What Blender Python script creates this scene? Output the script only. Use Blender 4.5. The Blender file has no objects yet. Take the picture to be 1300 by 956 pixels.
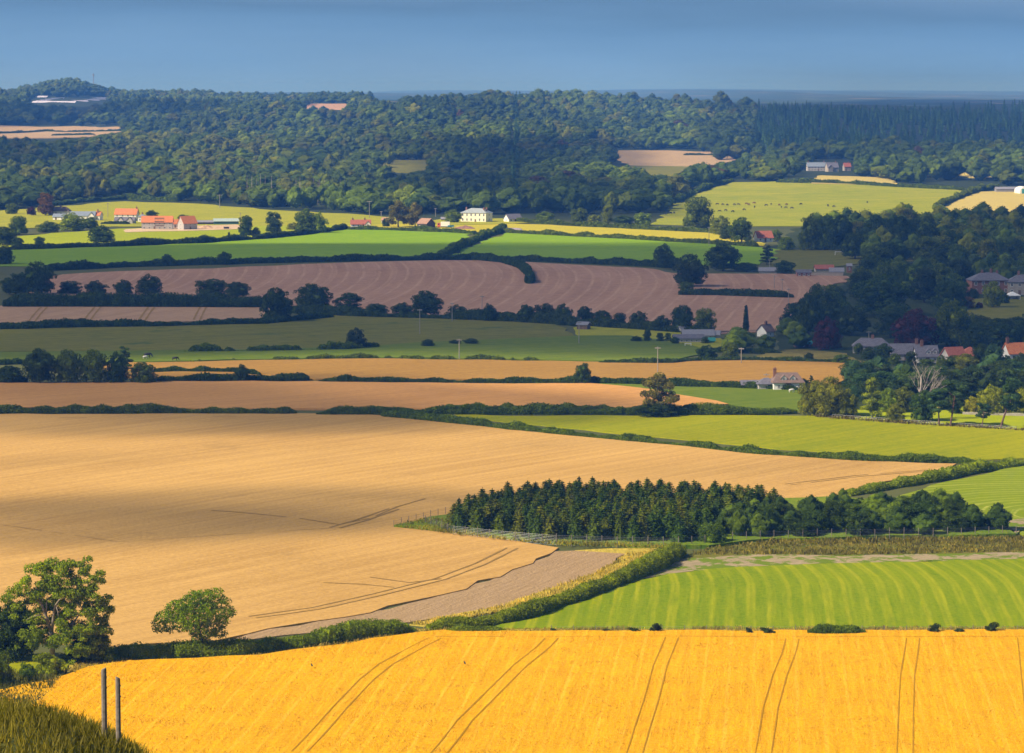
import bpy, math, random
import numpy as np
from mathutils import Vector, Matrix, geometry

random.seed(7)
rng = np.random.default_rng(11)
scene = bpy.context.scene
COL = scene.collection
R = math.radians

# ------------------------------------------------------------------ camera maths (photo is 1300 x 956)
F, CX, CY, HC, YH = 4000.0, 650.0, 478.0, 80.0, 112.0
PITCH = math.atan((CY - YH) / F)
SP, CP = math.sin(PITCH), math.cos(PITCH)

def ray(px, py):
    a = (px - CX) / F
    b = -(py - CY) / F
    return np.array([a, CP + b * SP, -SP + b * CP])

def slope(py):
    r = ray(CX, py)
    return r[2] / r[1]

def project(x, y, z):
    x = np.asarray(x, float); y = np.asarray(y, float); z = np.asarray(z, float) - HC
    dep = y * CP - z * SP
    upc = y * SP + z * CP
    return CX + F * x / dep, CY - F * upc / dep

# ------------------------------------------------------------------ terrain
def pchip(xk, yk, x):
    xk = np.asarray(xk, float); yk = np.asarray(yk, float)
    h = np.diff(xk); dl = np.diff(yk) / h
    m = np.zeros_like(yk)
    for i in range(1, len(yk) - 1):
        if dl[i - 1] * dl[i] > 0:
            w1 = 2 * h[i] + h[i - 1]; w2 = h[i] + 2 * h[i - 1]
            m[i] = (w1 + w2) / (w1 / dl[i - 1] + w2 / dl[i])
    m[0], m[-1] = dl[0], dl[-1]
    i = np.clip(np.searchsorted(xk, x) - 1, 0, len(h) - 1)
    t = (x - xk[i]) / h[i]
    h00 = 2 * t**3 - 3 * t**2 + 1; h10 = t**3 - 2 * t**2 + t
    h01 = -2 * t**3 + 3 * t**2; h11 = t**3 - t**2
    return h00 * yk[i] + h10 * h[i] * m[i] + h01 * yk[i + 1] + h11 * h[i] * m[i + 1]

NEAR = [(0, 78.3), (86, 58.3), (200, 31.0), (280, 13.0), (330, 4.2), (375, 0.4), (430, 0.0), (1000, 0.0), (1600, 0.0)]
FARD = [1900, 2130, 2500, 2800, 3200, 3600, 4000, 4400, 5000, 6000, 8000, 11000, 15000, 20000, 26000]
COLU = [-400, 0, 325, 650, 975, 1300, 1700]
ROWS = {
    -400: [281, 263, 236, 212, 188, 180, 165, 150, 136, 128, 127, 123, 120, 117.5, 116.5],
    0:    [281, 263, 236, 212, 188, 180, 165, 150, 136, 127, 126, 122, 119, 117.5, 116.5],
    325:  [281, 263, 240, 216, 192, 172, 154, 143, 135, 130, 127, 123, 119, 117.5, 116.5],
    650:  [281, 263, 240, 218, 197, 174, 153, 138, 133, 134, 129, 124, 119, 118, 116.5],
    975:  [281, 261, 230, 212, 196, 180, 164, 148, 137, 134, 130, 124, 116.5, 113.5, 115],
    1300: [284, 258, 236, 220, 203, 188, 167, 152, 138, 136, 130, 124, 121, 119, 118],
    1700: [284, 258, 236, 220, 203, 188, 167, 152, 138, 136, 130, 124, 121, 119, 118],
}
_s = lambda d: np.log(np.maximum(d, 0) + 60.0)
SG = np.linspace(_s(0.0), _s(26000.0), 700)
DG = np.exp(SG) - 60.0
_tab = []
for c in COLU:
    ks = [k for k, _ in NEAR] + FARD
    kz = [z for _, z in NEAR] + [HC + slope(r) * d for r, d in zip(ROWS[c], FARD)]
    _tab.append(pchip(_s(np.array(ks, float)), kz, SG))
_tab = np.array(_tab)
UG = np.linspace(-400, 1700, 106)
TAB = np.zeros((len(UG), len(SG)))
for j in range(len(SG)):
    TAB[:, j] = pchip(COLU, _tab[:, j], UG)
k = np.exp(-0.5 * (np.arange(-9, 10) / 3.5) ** 2); k /= k.sum()
TAB = np.array([np.convolve(np.pad(r, 9, mode='edge'), k, 'valid') for r in TAB])
k = np.exp(-0.5 * (np.arange(-6, 7) / 2.5) ** 2); k /= k.sum()
TAB = np.array([np.convolve(np.pad(c, 6, mode='edge'), k, 'valid') for c in TAB.T]).T

def sstep(a, b, x):
    t = np.clip((x - a) / (b - a), 0, 1)
    return t * t * (3 - 2 * t)

def zf(x, y):
    x = np.asarray(x, float); y = np.asarray(y, float)
    yy = np.maximum(y, 1.0)
    u = np.clip(CX + F * x / np.maximum(yy, 30.0), -399.9, 1699.9)
    fu = (u + 400) / 20.0
    fs = np.clip((_s(np.clip(y, 0, 25999)) - SG[0]) / (SG[1] - SG[0]), 0, len(SG) - 1.001)
    i = fu.astype(int); j = fs.astype(int)
    a = fu - i; b = fs - j
    i2 = np.minimum(i + 1, len(UG) - 1)
    z = (TAB[i, j] * (1 - a) * (1 - b) + TAB[i2, j] * a * (1 - b) + TAB[i, j + 1] * (1 - a) * b + TAB[i2, j + 1] * a * b)
    w = sstep(400, 500, y) * (1 - sstep(1500, 2100, y))
    z = z + w * (0.9 * np.sin(x / 61.0 + 1.0) * np.sin(y / 95.0 + 0.5) + 0.5 * np.sin(x / 49.0 + y / 67.0))
    w2 = sstep(2300, 2900, y) * (1 - sstep(6500, 9000, y))
    z = z + w2 * (5.0 * np.sin(x / 120.0 + 0.7) * np.sin(y / 170.0) + 2.5 * np.sin(x / 75.0 + y / 210.0))
    w3 = sstep(9500, 12500, y)
    z = z + w3 * (9.0 * np.sin(x / 620.0 + 2.0) + 6.0 * np.sin(x / 270.0 + y / 2500.0) + 16.0 * np.exp(-((x - 1050) / 480.0) ** 2))
    # hill top at the far left, and the knoll of rough grass close to the camera
    z = z + 24.0 * np.exp(-((u - 85) / 48.0) ** 2) * np.exp(-((y - 6000) / 900.0) ** 2)
    z = z + 4.7 * np.exp(-((x + 17.0) / 8.5) ** 4) * np.exp(-((y - 86) / 16.0) ** 2)
    z = np.where(y < 0, 78.3 - 0.02 * y, z)
    return z

_T = np.exp(np.linspace(math.log(40.0), math.log(25500.0), 900))
def at(px, py):
    """point of the ground seen at a pixel of the photograph"""
    d = ray(px, py)
    X, Y, Z = d[0] * _T, d[1] * _T, HC + d[2] * _T
    below = Z < zf(X, Y)
    if not below.any():
        t = _T[-1]
    else:
        i = int(np.argmax(below))
        if i == 0:
            t = _T[0]
        else:
            lo, hi = _T[i - 1], _T[i]
            for _ in range(24):
                t = 0.5 * (lo + hi)
                if HC + d[2] * t < zf(d[0] * t, d[1] * t): hi = t
                else: lo = t
    x, y = float(d[0] * t), float(d[1] * t)
    return Vector((x, y, float(zf(x, y))))

def atn(px, py):
    """the same, skipping the knoll near the camera"""
    p = at(px, py)
    if p.y > 250: return p
    d = ray(px, py); t = None
    for q in np.linspace(250, 480, 400):
        if HC + d[2] * q < zf(d[0] * q, d[1] * q): t = q; break
    t = t or 385.0
    x, y = float(d[0] * t), float(d[1] * t)
    return Vector((x, y, float(zf(x, y))))

def pxm(p):
    return F / (p.y * CP + (HC - p.z) * SP)      # photo pixels per metre there

# ------------------------------------------------------------------ object helpers
def tag(o, label=None, cat=None, group=None, kind=None):
    if label: o['label'] = label
    if cat: o['category'] = cat
    if group: o['group'] = group
    if kind: o['kind'] = kind
    return o

def empty(name, loc, rz=0.0):
    o = bpy.data.objects.new(name, None); COL.objects.link(o)
    o.location = loc; o.rotation_euler = (0, 0, rz); o.empty_display_size = 0.5
    return o

def link(name, me, parent=None, loc=(0, 0, 0), rot=(0, 0, 0), scale=(1, 1, 1), color=None):
    o = bpy.data.objects.new(name, me); COL.objects.link(o)
    o.location = loc; o.rotation_euler = rot; o.scale = scale
    if parent: o.parent = parent
    if color: o.color = (*color, 1)
    return o

def mk(name, V, quads=None, tris=None, mats=(), mq=None, mt=None, smooth=False):
    V = np.asarray(V, np.float32).reshape(-1, 3)
    quads = np.zeros((0, 4), np.int32) if quads is None or len(quads) == 0 else np.asarray(quads, np.int32).reshape(-1, 4)
    tris = np.zeros((0, 3), np.int32) if tris is None or len(tris) == 0 else np.asarray(tris, np.int32).reshape(-1, 3)
    me = bpy.data.meshes.new(name)
    me.vertices.add(len(V)); me.vertices.foreach_set('co', V.ravel())
    nl = quads.size + tris.size
    me.loops.add(nl); me.loops.foreach_set('vertex_index', np.concatenate([quads.ravel(), tris.ravel()]).astype(np.int32))
    npo = len(quads) + len(tris)
    me.polygons.add(npo)
    st = np.concatenate([np.arange(len(quads)) * 4, quads.size + np.arange(len(tris)) * 3]).astype(np.int32)
    me.polygons.foreach_set('loop_start', st)
    mi = np.zeros(npo, np.int32)
    if mq is not None: mi[:len(quads)] = mq
    if mt is not None: mi[len(quads):] = mt
    me.polygons.foreach_set('material_index', mi)
    me.polygons.foreach_set('use_smooth', np.full(npo, bool(smooth)))
    me.update(calc_edges=True); me.validate()
    for m in mats: me.materials.append(m)
    return me

class MB:
    """collects boxes, prisms and tubes into one mesh"""
    def __init__(self): self.v = []; self.f = []; self.m = []
    def add(self, vs, fs, m=0):
        n = len(self.v); self.v += [tuple(v) for v in vs]
        self.f += [tuple(i + n for i in f) for f in fs]; self.m += [m] * len(fs)
        return self
    def box(self, x0, x1, y0, y1, z0, z1, m=0):
        vs = [(x0,y0,z0),(x1,y0,z0),(x1,y1,z0),(x0,y1,z0),(x0,y0,z1),(x1,y0,z1),(x1,y1,z1),(x0,y1,z1)]
        return self.add(vs, [(0,3,2,1),(4,5,6,7),(0,1,5,4),(1,2,6,5),(2,3,7,6),(3,0,4,7)], m)
    def prismx(self, prof, x0, x1, m=0):
        """profile of (y, z) counter-clockwise seen from +x, swept from x0 to x1"""
        n = len(prof)
        vs = [(x0, y, z) for y, z in prof] + [(x1, y, z) for y, z in prof]
        fs = [tuple(range(n))[::-1], tuple(range(n, 2 * n))] + [(i, (i + 1) % n, n + (i + 1) % n, n + i) for i in range(n)]
        return self.add(vs, fs, m)
    def tube(self, pts, rad, sides=6, m=0):
        v, f = tube(pts, rad, sides)
        return self.add(v, f, m)
    def build(self, name, mats, parent=None, smooth=False, **kw):
        return link(name, self.mesh(name, mats, smooth), parent, **kw)
    def mesh(self, name, mats, smooth=False):
        me = bpy.data.meshes.new(name)
        me.from_pydata(self.v, [], self.f)
        for m in (mats if isinstance(mats, (list, tuple)) else [mats]): me.materials.append(m)
        me.polygons.foreach_set('material_index', self.m)
        if smooth: me.polygons.foreach_set('use_smooth', [True] * len(self.f))
        me.update()
        return me

def tube(pts, rad, sides=6):
    pts = [Vector(p) for p in pts]; vs = []; fs = []
    for i, p in enumerate(pts):
        d = (pts[min(i + 1, len(pts) - 1)] - pts[max(i - 1, 0)]).normalized()
        a = d.cross(Vector((0.31, 0.95, 0.11))).normalized(); b = d.cross(a)
        for k in range(sides):
            t = 2 * math.pi * k / sides
            vs.append(p + float(rad[i]) * (math.cos(t) * a + math.sin(t) * b))
    for i in range(len(pts) - 1):
        for k in range(sides):
            k2 = (k + 1) % sides
            fs.append((i * sides + k, i * sides + k2, (i + 1) * sides + k2, (i + 1) * sides + k))
    n = len(vs); vs += [pts[0], pts[-1]]
    for k in range(sides):
        k2 = (k + 1) % sides
        fs.append((n, k2, k)); fs.append((n + 1, (len(pts) - 1) * sides + k, (len(pts) - 1) * sides + k2))
    return vs, fs

# ------------------------------------------------------------------ materials
class NT:
    def __init__(self, tree): self.t = tree
    def n(self, typ, _inp=None, **props):
        nd = self.t.nodes.new(typ)
        for k_, v in props.items(): setattr(nd, k_, v)
        for k_, v in (_inp or {}).items():
            s = nd.inputs[k_]
            if isinstance(v, bpy.types.NodeSocket): self.t.links.new(v, s)
            else: s.default_value = v
        return nd
    def math(self, op, a, b=0.0, c=None, clamp=False):
        d = {0: a, 1: b}
        if c is not None: d[2] = c
        return self.n('ShaderNodeMath', d, operation=op, use_clamp=clamp).outputs[0]
    def mix(self, fac, a, b, mode='MIX'):
        nd = self.n('ShaderNodeMix', None, data_type='RGBA', blend_type=mode)
        for s, v in ((nd.inputs[0], fac), (nd.inputs[6], a), (nd.inputs[7], b)):
            if isinstance(v, bpy.types.NodeSocket): self.t.links.new(v, s)
            elif isinstance(v, (int, float)): s.default_value = v
            else: s.default_value = (*v, 1) if len(v) == 3 else v
        return nd.outputs[2]
    def noise(self, vec, scale, detail=3.0, rough=0.55):
        return self.n('ShaderNodeTexNoise', {'Vector': vec, 'Scale': scale, 'Detail': detail, 'Roughness': rough}).outputs[0]
    def rng(self, v, a, b, c=0.0, d=1.0, smooth=False):
        return self.n('ShaderNodeMapRange', {0: v, 1: a, 2: b, 3: c, 4: d}, interpolation_type='SMOOTHSTEP' if smooth else 'LINEAR').outputs[0]

def newmat(name):
    m = bpy.data.materials.new(name); m.use_nodes = True
    t = m.node_tree; t.nodes.clear()
    return m, NT(t), t.nodes.new('ShaderNodeOutputMaterial')

def plain(name, col, rough=0.7, var=0.15, scale=1.5, metal=0.0, bump=0.0):
    m, g, out = newmat(name)
    co = g.n('ShaderNodeTexCoord').outputs['Object']
    nz = g.noise(co, scale, 4)
    c = g.mix(g.rng(nz, 0.3, 0.7), [v * (1 - var) for v in col], [min(1, v * (1 + var)) for v in col])
    p = g.n('ShaderNodeBsdfPrincipled', {'Base Color': c, 'Roughness': rough, 'Metallic': metal})
    if bump:
        p.inputs['Normal'].default_value = (0, 0, 0)
        b = g.n('ShaderNodeBump', {'Height': nz, 'Strength': bump, 'Distance': 0.05})
        g.t.links.new(b.outputs[0], p.inputs['Normal'])
    g.t.links.new(p.outputs[0], out.inputs[0])
    return m

def tiled(name, col, col2, su, sv, rough=0.75):
    """roof tiles / slates / bricks: courses on the object's own height and length"""
    m, g, out = newmat(name)
    co = g.n('ShaderNodeTexCoord').outputs['Object']
    br = g.n('ShaderNodeTexBrick', {'Vector': g.n('ShaderNodeMapping', {'Vector': co, 'Rotation': (R(90), 0, 0)}).outputs[0],
             'Color1': (*col, 1), 'Color2': (*col2, 1), 'Mortar': (*[v * 0.6 for v in col], 1), 'Scale': 1.0,
             'Mortar Size': 0.03, 'Brick Width': su, 'Row Height': sv})
    nz = g.noise(co, 0.9, 4)
    c = g.mix(g.rng(nz, 0.35, 0.75, 0.0, 0.45), br.outputs[0], [v * 0.75 for v in col2])
    p = g.n('ShaderNodeBsdfPrincipled', {'Base Color': c, 'Roughness': rough})
    g.t.links.new(p.outputs[0], out.inputs[0])
    return m

def foliage(name, attr=None, transl=0.28, patch=0.35, lo=0.62, hi=1.42, spec=0.06, wm=(1.5, 1.25, 0.6)):
    m, g, out = newmat(name)
    co = g.n('ShaderNodeTexCoord').outputs['Object']
    geo = g.n('ShaderNodeNewGeometry')
    if attr: base = g.n('ShaderNodeAttribute', attribute_name=attr).outputs['Color']
    else: base = g.n('ShaderNodeObjectInfo').outputs['Color']
    isl = geo.outputs['Random Per Island']
    nz = g.noise(co, patch, 3)
    v = g.math('MULTIPLY', g.rng(isl, 0, 1, lo, hi), g.rng(nz, 0.3, 0.7, 0.72, 1.3))
    c = g.n('ShaderNodeVectorMath', {0: base, 'Scale': v}, operation='SCALE').outputs[0]
    warm = g.mix(1.0, c, wm, 'MULTIPLY')
    c = g.mix(g.rng(g.math('ADD', g.math('MULTIPLY', isl, 0.35), nz), 0.55, 1.0, 0.0, 0.7), c, warm)
    p = g.n('ShaderNodeBsdfPrincipled', {'Base Color': c, 'Roughness': 0.6, 'Specular IOR Level': spec})
    tr = g.n('ShaderNodeBsdfTranslucent', {'Color': g.mix(1.0, c, (1.5, 1.6, 0.7), 'MULTIPLY')})
    sh = g.n('ShaderNodeMixShader', {0: transl, 1: p.outputs[0], 2: tr.outputs[0]})
    g.t.links.new(sh.outputs[0], out.inputs[0])
    return m

def field_mat(name, c1, c2, streak=(2.0, 60.0), grain=1.4, stripe=None, patch=0.011, patch_amt=0.5, bump=0.25, spots=None):
    """crop or grass: broad patches, drifts along the rows, fine grain, optional mown or drilled stripes"""
    m, g, out = newmat(name)
    pos = g.n('ShaderNodeNewGeometry').outputs['Position']
    uv = g.n('ShaderNodeUVMap', uv_map='rows').outputs[0]
    sep = g.n('ShaderNodeSeparateXYZ', {0: uv})
    n1 = g.noise(pos, patch, 5, 0.6)
    sv = g.n('ShaderNodeMapping', {'Vector': uv, 'Scale': (1.0 / streak[0], 1.0 / streak[1], 1)}).outputs[0]
    n2 = g.noise(sv, 1.0, 4, 0.6)
    n3 = g.noise(pos, grain, 3, 0.65)
    f = g.math('ADD', g.math('MULTIPLY', g.math('SUBTRACT', n1, 0.5), 2.2 * patch_amt),
               g.math('ADD', g.math('MULTIPLY', g.math('SUBTRACT', n2, 0.5), 1.5), g.math('MULTIPLY', g.math('SUBTRACT', n3, 0.5), 1.6)))
    c = g.mix(g.math('ADD', f, 0.5, clamp=True), c1, c2)
    if stripe:
        per, amt, c3, sharp = stripe
        wob = g.math('MULTIPLY', g.math('SUBTRACT', g.noise(g.n('ShaderNodeMapping', {'Vector': uv, 'Scale': (0.35, 0.06, 1)}).outputs[0], 1.0, 3), 0.5), 0.26 * per)
        ph = g.math('MULTIPLY', g.math('ADD', sep.outputs[0], wob), 2 * math.pi / per)
        s1 = g.math('SINE', ph)
        s2 = g.math('SINE', g.math('MULTIPLY', ph, 2.73))
        s = g.rng(g.math('ADD', s1, g.math('MULTIPLY', s2, 0.55)), sharp[0], sharp[1], 0, 1, True)
        brk = g.rng(g.noise(g.n('ShaderNodeMapping', {'Vector': uv, 'Scale': (0.25, 0.035, 1)}).outputs[0], 1.0, 5, 0.65), 0.32, 0.62)
        c = g.mix(g.math('MULTIPLY', g.math('MULTIPLY', s, amt), brk), c, c3)
    if spots:
        cs, sc, lo, hi = spots
        c = g.mix(g.rng(g.noise(pos, sc, 5, 0.7), lo, hi, 0, 1, True), c, cs)
    p = g.n('ShaderNodeBsdfPrincipled', {'Base Color': c, 'Roughness': 0.9, 'Specular IOR Level': 0.04})
    bm = g.n('ShaderNodeBump', {'Height': g.math('ADD', n3, g.math('MULTIPLY', n2, 0.8)), 'Strength': bump, 'Distance': 0.5})
    g.t.links.new(bm.outputs[0], p.inputs['Normal'])
    g.t.links.new(p.outputs[0], out.inputs[0])
    return m

M = {}
M['leaf'] = foliage('leaves')
M['leaf_far'] = foliage('far_leaves', 'tone', 0.22, 0.045, 0.85, 1.15, 0.05, (1.3, 1.2, 0.6))
M['needle'] = foliage('needles', None, 0.18, 0.5)
M['blade'] = foliage('grass_blades', None, 0.35, 0.2)
M['straw'] = plain('straw', (0.72, 0.37, 0.008), 0.9, 0.22, 0.25)
M['bark'] = plain('bark', (0.09, 0.065, 0.045), 0.9, 0.4, 3.0)
M['pale_bark'] = plain('pale_bark', (0.26, 0.21, 0.16), 0.85, 0.35, 2.0)
M['pine_bark'] = plain('pine_bark', (0.13, 0.07, 0.05), 0.9, 0.35, 1.5)
M['dead_wood'] = plain('dead_wood', (0.36, 0.31, 0.27), 0.85, 0.25, 1.0)
M['post'] = plain('weathered_wood', (0.20, 0.17, 0.14), 0.9, 0.35, 6.0, bump=0.4)
M['pole'] = plain('pole_wood', (0.30, 0.27, 0.24), 0.85, 0.2)
M['wire'] = plain('wire', (0.22, 0.23, 0.24), 0.5, 0.1, metal=0.6)
M['cream'] = plain('cream_render', (0.82, 0.79, 0.62), 0.8, 0.06, 0.6)
M['white'] = plain('white_render', (0.78, 0.77, 0.74), 0.8, 0.06, 0.6)
M['grey_wall'] = plain('grey_render', (0.42, 0.40, 0.38), 0.85, 0.15, 0.8)  # also stands in for shaded white walls in the village row
M['brick'] = tiled('brick', (0.26, 0.11, 0.07), (0.32, 0.16, 0.10), 0.45, 0.16)
M['stone'] = tiled('stone', (0.36, 0.32, 0.27), (0.46, 0.42, 0.36), 0.7, 0.3)
M['slate'] = tiled('slate', (0.13, 0.13, 0.16), (0.20, 0.19, 0.23), 0.6, 0.3, 0.6)
M['blue_slate'] = tiled('blue_slate', (0.20, 0.25, 0.32), (0.27, 0.32, 0.40), 0.6, 0.3, 0.55)
M['pale_slate'] = tiled('pale_slate', (0.34, 0.39, 0.41), (0.42, 0.47, 0.49), 0.6, 0.3, 0.55)
M['brown_tile'] = tiled('brown_tile', (0.17, 0.11, 0.09), (0.23, 0.16, 0.13), 0.5, 0.3)
M['orange_tile'] = tiled('orange_tile', (0.62, 0.17, 0.05), (0.72, 0.26, 0.09), 0.5, 0.3)
M['red_tile'] = tiled('red_tile', (0.38, 0.10, 0.06), (0.46, 0.16, 0.10), 0.5, 0.3)
M['rust_sheet'] = plain('rusty_sheet', (0.34, 0.20, 0.14), 0.7, 0.3)
M['dark_board'] = plain('dark_board', (0.06, 0.05, 0.05), 0.85, 0.3)
M['brown_board'] = plain('brown_board', (0.17, 0.11, 0.07), 0.85, 0.3)
M['green_sheet'] = plain('green_sheet', (0.05, 0.13, 0.12), 0.6, 0.15)
M['pale_sheet'] = plain('pale_sheet', (0.40, 0.50, 0.46), 0.5, 0.1)
M['teal_sheet'] = plain('teal_sheet', (0.04, 0.27, 0.24), 0.6, 0.1)
M['grey_sheet'] = plain('grey_sheet', (0.25, 0.25, 0.29), 0.55, 0.12)
M['purple_sheet'] = plain('grey_purple_sheet', (0.36, 0.31, 0.37), 0.5, 0.2)
M['glass'] = plain('window_glass', (0.03, 0.035, 0.045), 0.12, 0.1)
M['frame'] = plain('white_frame', (0.75, 0.75, 0.73), 0.5, 0.03)
M['canvas'] = plain('white_canvas', (0.82, 0.82, 0.82), 0.7, 0.03)
M['orange_paint'] = plain('orange_paint', (0.60, 0.14, 0.04), 0.4, 0.05)
M['blue_paint'] = plain('blue_paint', (0.06, 0.28, 0.46), 0.4, 0.05)
M['rubber'] = plain('rubber', (0.03, 0.03, 0.03), 0.8, 0.1)
M['white_paint'] = plain('white_paint', (0.80, 0.80, 0.80), 0.4, 0.03)
M['panel'] = plain('solar_panel', (0.52, 0.52, 0.68), 0.3, 0.12, 0.2)
M['soil_heap'] = plain('reddish_soil', (0.26, 0.14, 0.11), 0.95, 0.3, 0.8)
M['spoil'] = plain('sandy_spoil', (0.48, 0.32, 0.20), 0.95, 0.25, 0.5)
M['black_hide'] = plain('black_hide', (0.025, 0.022, 0.022), 0.7, 0.2)
M['brown_hide'] = plain('brown_hide', (0.20, 0.075, 0.035), 0.75, 0.2)
M['white_wool'] = plain('white_wool', (0.72, 0.70, 0.66), 0.95, 0.08)
M['feather'] = plain('black_feather', (0.02, 0.02, 0.025), 0.5, 0.2)

TONE = dict(dark=(0.046, 0.080, 0.010), mid=(0.092, 0.140, 0.008), bright=(0.165, 0.215, 0.007), olive=(0.148, 0.172, 0.009),
            blue=(0.046, 0.092, 0.030), copper=(0.066, 0.018, 0.022), bronze=(0.150, 0.085, 0.020), lime=(0.250, 0.265, 0.005),
            willow=(0.175, 0.168, 0.035), shade=(0.036, 0.060, 0.013), fresh=(0.160, 0.215, 0.005), hero=(0.165, 0.245, 0.006))  # shade is simply the darkest leaf green
# ------------------------------------------------------------------ fields: sheets that follow the ground
def inside(poly, X, Y):
    X = np.asarray(X, float); Y = np.asarray(Y, float)
    r = np.zeros(X.shape, bool); n = len(poly)
    for i in range(n):
        x1, y1 = poly[i]; x2, y2 = poly[(i + 1) % n]
        c = (y1 > Y) != (y2 > Y)
        if y1 != y2:
            r ^= c & (X < (x2 - x1) * (Y - y1) / (y2 - y1) + x1)
    return r

def edge_dist(poly, X, Y):
    D = np.full(np.shape(X), 1e9)
    for i in range(len(poly)):
        x1, y1 = poly[i]; x2, y2 = poly[(i + 1) % len(poly)]
        dx, dy = x2 - x1, y2 - y1; L = dx * dx + dy * dy + 1e-9
        t = np.clip(((X - x1) * dx + (Y - y1) * dy) / L, 0, 1)
        D = np.minimum(D, np.hypot(X - x1 - t * dx, Y - y1 - t * dy))
    return D

def ground_poly(pts, wob=0.0, step=None):
    P = [atn(*p) for p in pts]
    out = []
    for i in range(len(P)):
        a, b = P[i], P[(i + 1) % len(P)]
        s = step or max(2.0, 0.5 * (a.y + b.y) / 110.0)
        n = max(1, int((b - a).length / s))
        for k_ in range(n):
            q = a.lerp(b, k_ / n); w = wob * s * 0.22 if k_ else 0
            out.append((q.x + random.uniform(-w, w), q.y + random.uniform(-w, w)))
    return out

def rows_uv(spec, X, Y):
    if spec[0] == 'dir':          # rows heading towards a pixel of the horizon line
        k_ = (spec[1] - CX) / F; bend = spec[2] if len(spec) > 2 else 0.0; y0 = spec[3] if len(spec) > 3 else 0.0
        return X - k_ * Y + bend * np.maximum(0, Y - y0) ** 2, Y
    if spec[0] == 'arc':
        c = atn(*spec[1]) if len(spec) < 3 else Vector(spec[2])
        r = np.hypot(X - c.x, Y - c.y)
        return r, np.arctan2(Y - c.y, X - c.x) * 60.0
    if spec[0] == 'ang':
        a = R(spec[1]); return X * math.cos(a) + Y * math.sin(a), -X * math.sin(a) + Y * math.cos(a)

def field(name, pts, mat, h=0.25, rows=('dir', 650), lines=(), lmat=None, label=None, kind='structure', step=None, wob=1.0):
    poly = ground_poly(pts, wob, step)
    arr = np.array(poly)
    dm = arr[:, 1].mean(); s = step or max(4.0, dm / 70.0)
    xs = np.arange(arr[:, 0].min(), arr[:, 0].max(), s); ys = np.arange(arr[:, 1].min(), arr[:, 1].max(), s * 1.3)
    GX, GY = np.meshgrid(xs, ys); GX = GX.ravel(); GY = GY.ravel()
    ok = inside(poly, GX, GY); GX, GY = GX[ok], GY[ok]
    if len(GX):
        ok = edge_dist(poly, GX, GY) > 0.45 * s; GX, GY = GX[ok], GY[ok]
    vin = [Vector(p) for p in poly] + [Vector((a, b)) for a, b in zip(GX, GY)]
    vo, eo, fo, *_ = geometry.delaunay_2d_cdt(vin, [], [list(range(len(poly)))], 1, 1e-4)
    V = np.array([(v.x, v.y) for v in vo])
    Z = zf(V[:, 0], V[:, 1]) + h
    fs = [list(f) for f in fo]
    cnt = {}
    for f in fs:
        for i in range(len(f)):
            e = (f[i], f[(i + 1) % len(f)])
            cnt[e] = cnt.get(e, 0) + 1
    vs = [(a, b, c) for (a, b), c in zip(V, Z)]
    nv = len(vs); vs += [(a, b, c - h - 0.6) for (a, b), c in zip(V, Z)]
    tr = fs; qd = []
    for (a, b), c in cnt.items():
        if (b, a) not in cnt: qd.append((b, a, a + nv, b + nv))
    mt = [0] * len(tr); mq = [0] * len(qd)
    for ln in lines:                               # wheel tracks through the crop
        pl, wdt, gap = ln
        P = [atn(*p) for p in pl]; dense = []
        for i in range(len(P) - 1):
            n = max(1, int((P[i + 1] - P[i]).length / 3.0))
            dense += [P[i].lerp(P[i + 1], k_ / n) for k_ in range(n)]
        dense.append(P[-1])
        for off in ((-gap, gap) if gap else (0,)):
            idx = []
            for i, p in enumerate(dense):
                d = (dense[min(i + 1, len(dense) - 1)] - dense[max(i - 1, 0)]); d.z = 0; d.normalize()
                nrm = Vector((-d.y, d.x, 0)); w = wdt * random.uniform(0.55, 1.25)
                for sg in (-1, 1):
                    q = p + nrm * (off + sg * w * 0.5)
                    vs.append((q.x, q.y, float(zf(q.x, q.y)) + h + 0.06)); idx.append(len(vs) - 1)
            for i in range(len(dense) - 1):
                a = idx[2 * i:2 * i + 4]
                if random.random() < (0.93 if gap < .94 else 1.1): qd.append((a[0], a[1], a[3], a[2])); mq.append(1)
    me = mk(name, vs, qd, tr, [mat] + ([lmat] if lmat else []), mq, mt, smooth=False)
    VV = np.array(vs); U, W = rows_uv(rows, VV[:, 0], VV[:, 1])
    uv = me.uv_layers.new(name='rows')
    li = np.zeros(len(me.loops), np.int32); me.loops.foreach_get('vertex_index', li)
    uv.data.foreach_set('uv', np.stack([U[li], W[li]], 1).astype(np.float32).ravel())
    o = link(name, me)
    return tag(o, label, None, None, kind)

# ------------------------------------------------------------------ leaves and trees
def pn(P, sc, seed=0):
    r = np.random.default_rng(seed + 101); P = np.asarray(P, float); s = np.zeros(len(P))
    for i in range(7):
        k_ = r.normal(size=3) * sc * (0.6 + 0.25 * i)
        s += np.sin(P @ k_ + r.uniform(0, 6.28)) / (1 + 0.25 * i)
    return s / 3.2

def leaves(P, N, size, rg, flat=0.55, nz=0.65):
    """one small diamond leaf spray per point"""
    n = len(P)
    N = N + rg.normal(size=(n, 3)) * nz; N /= np.linalg.norm(N, axis=1, keepdims=True) + 1e-9
    T = np.cross(N, rg.normal(size=(n, 3))); T /= np.linalg.norm(T, axis=1, keepdims=True) + 1e-9
    B = np.cross(N, T)
    s = (size * rg.uniform(0.6, 1.35, n))[:, None] if np.isscalar(size) else (size * rg.uniform(0.7, 1.3, n))[:, None]
    bend = N * s * 0.12
    V = np.stack([P + T * s * 0.62 - bend, P + B * s * flat * 0.62 + bend, P - T * s * 0.62 - bend, P - B * s * flat * 0.62 + bend], 1).reshape(-1, 3)
    return V, np.arange(4 * n).reshape(n, 4)

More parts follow.
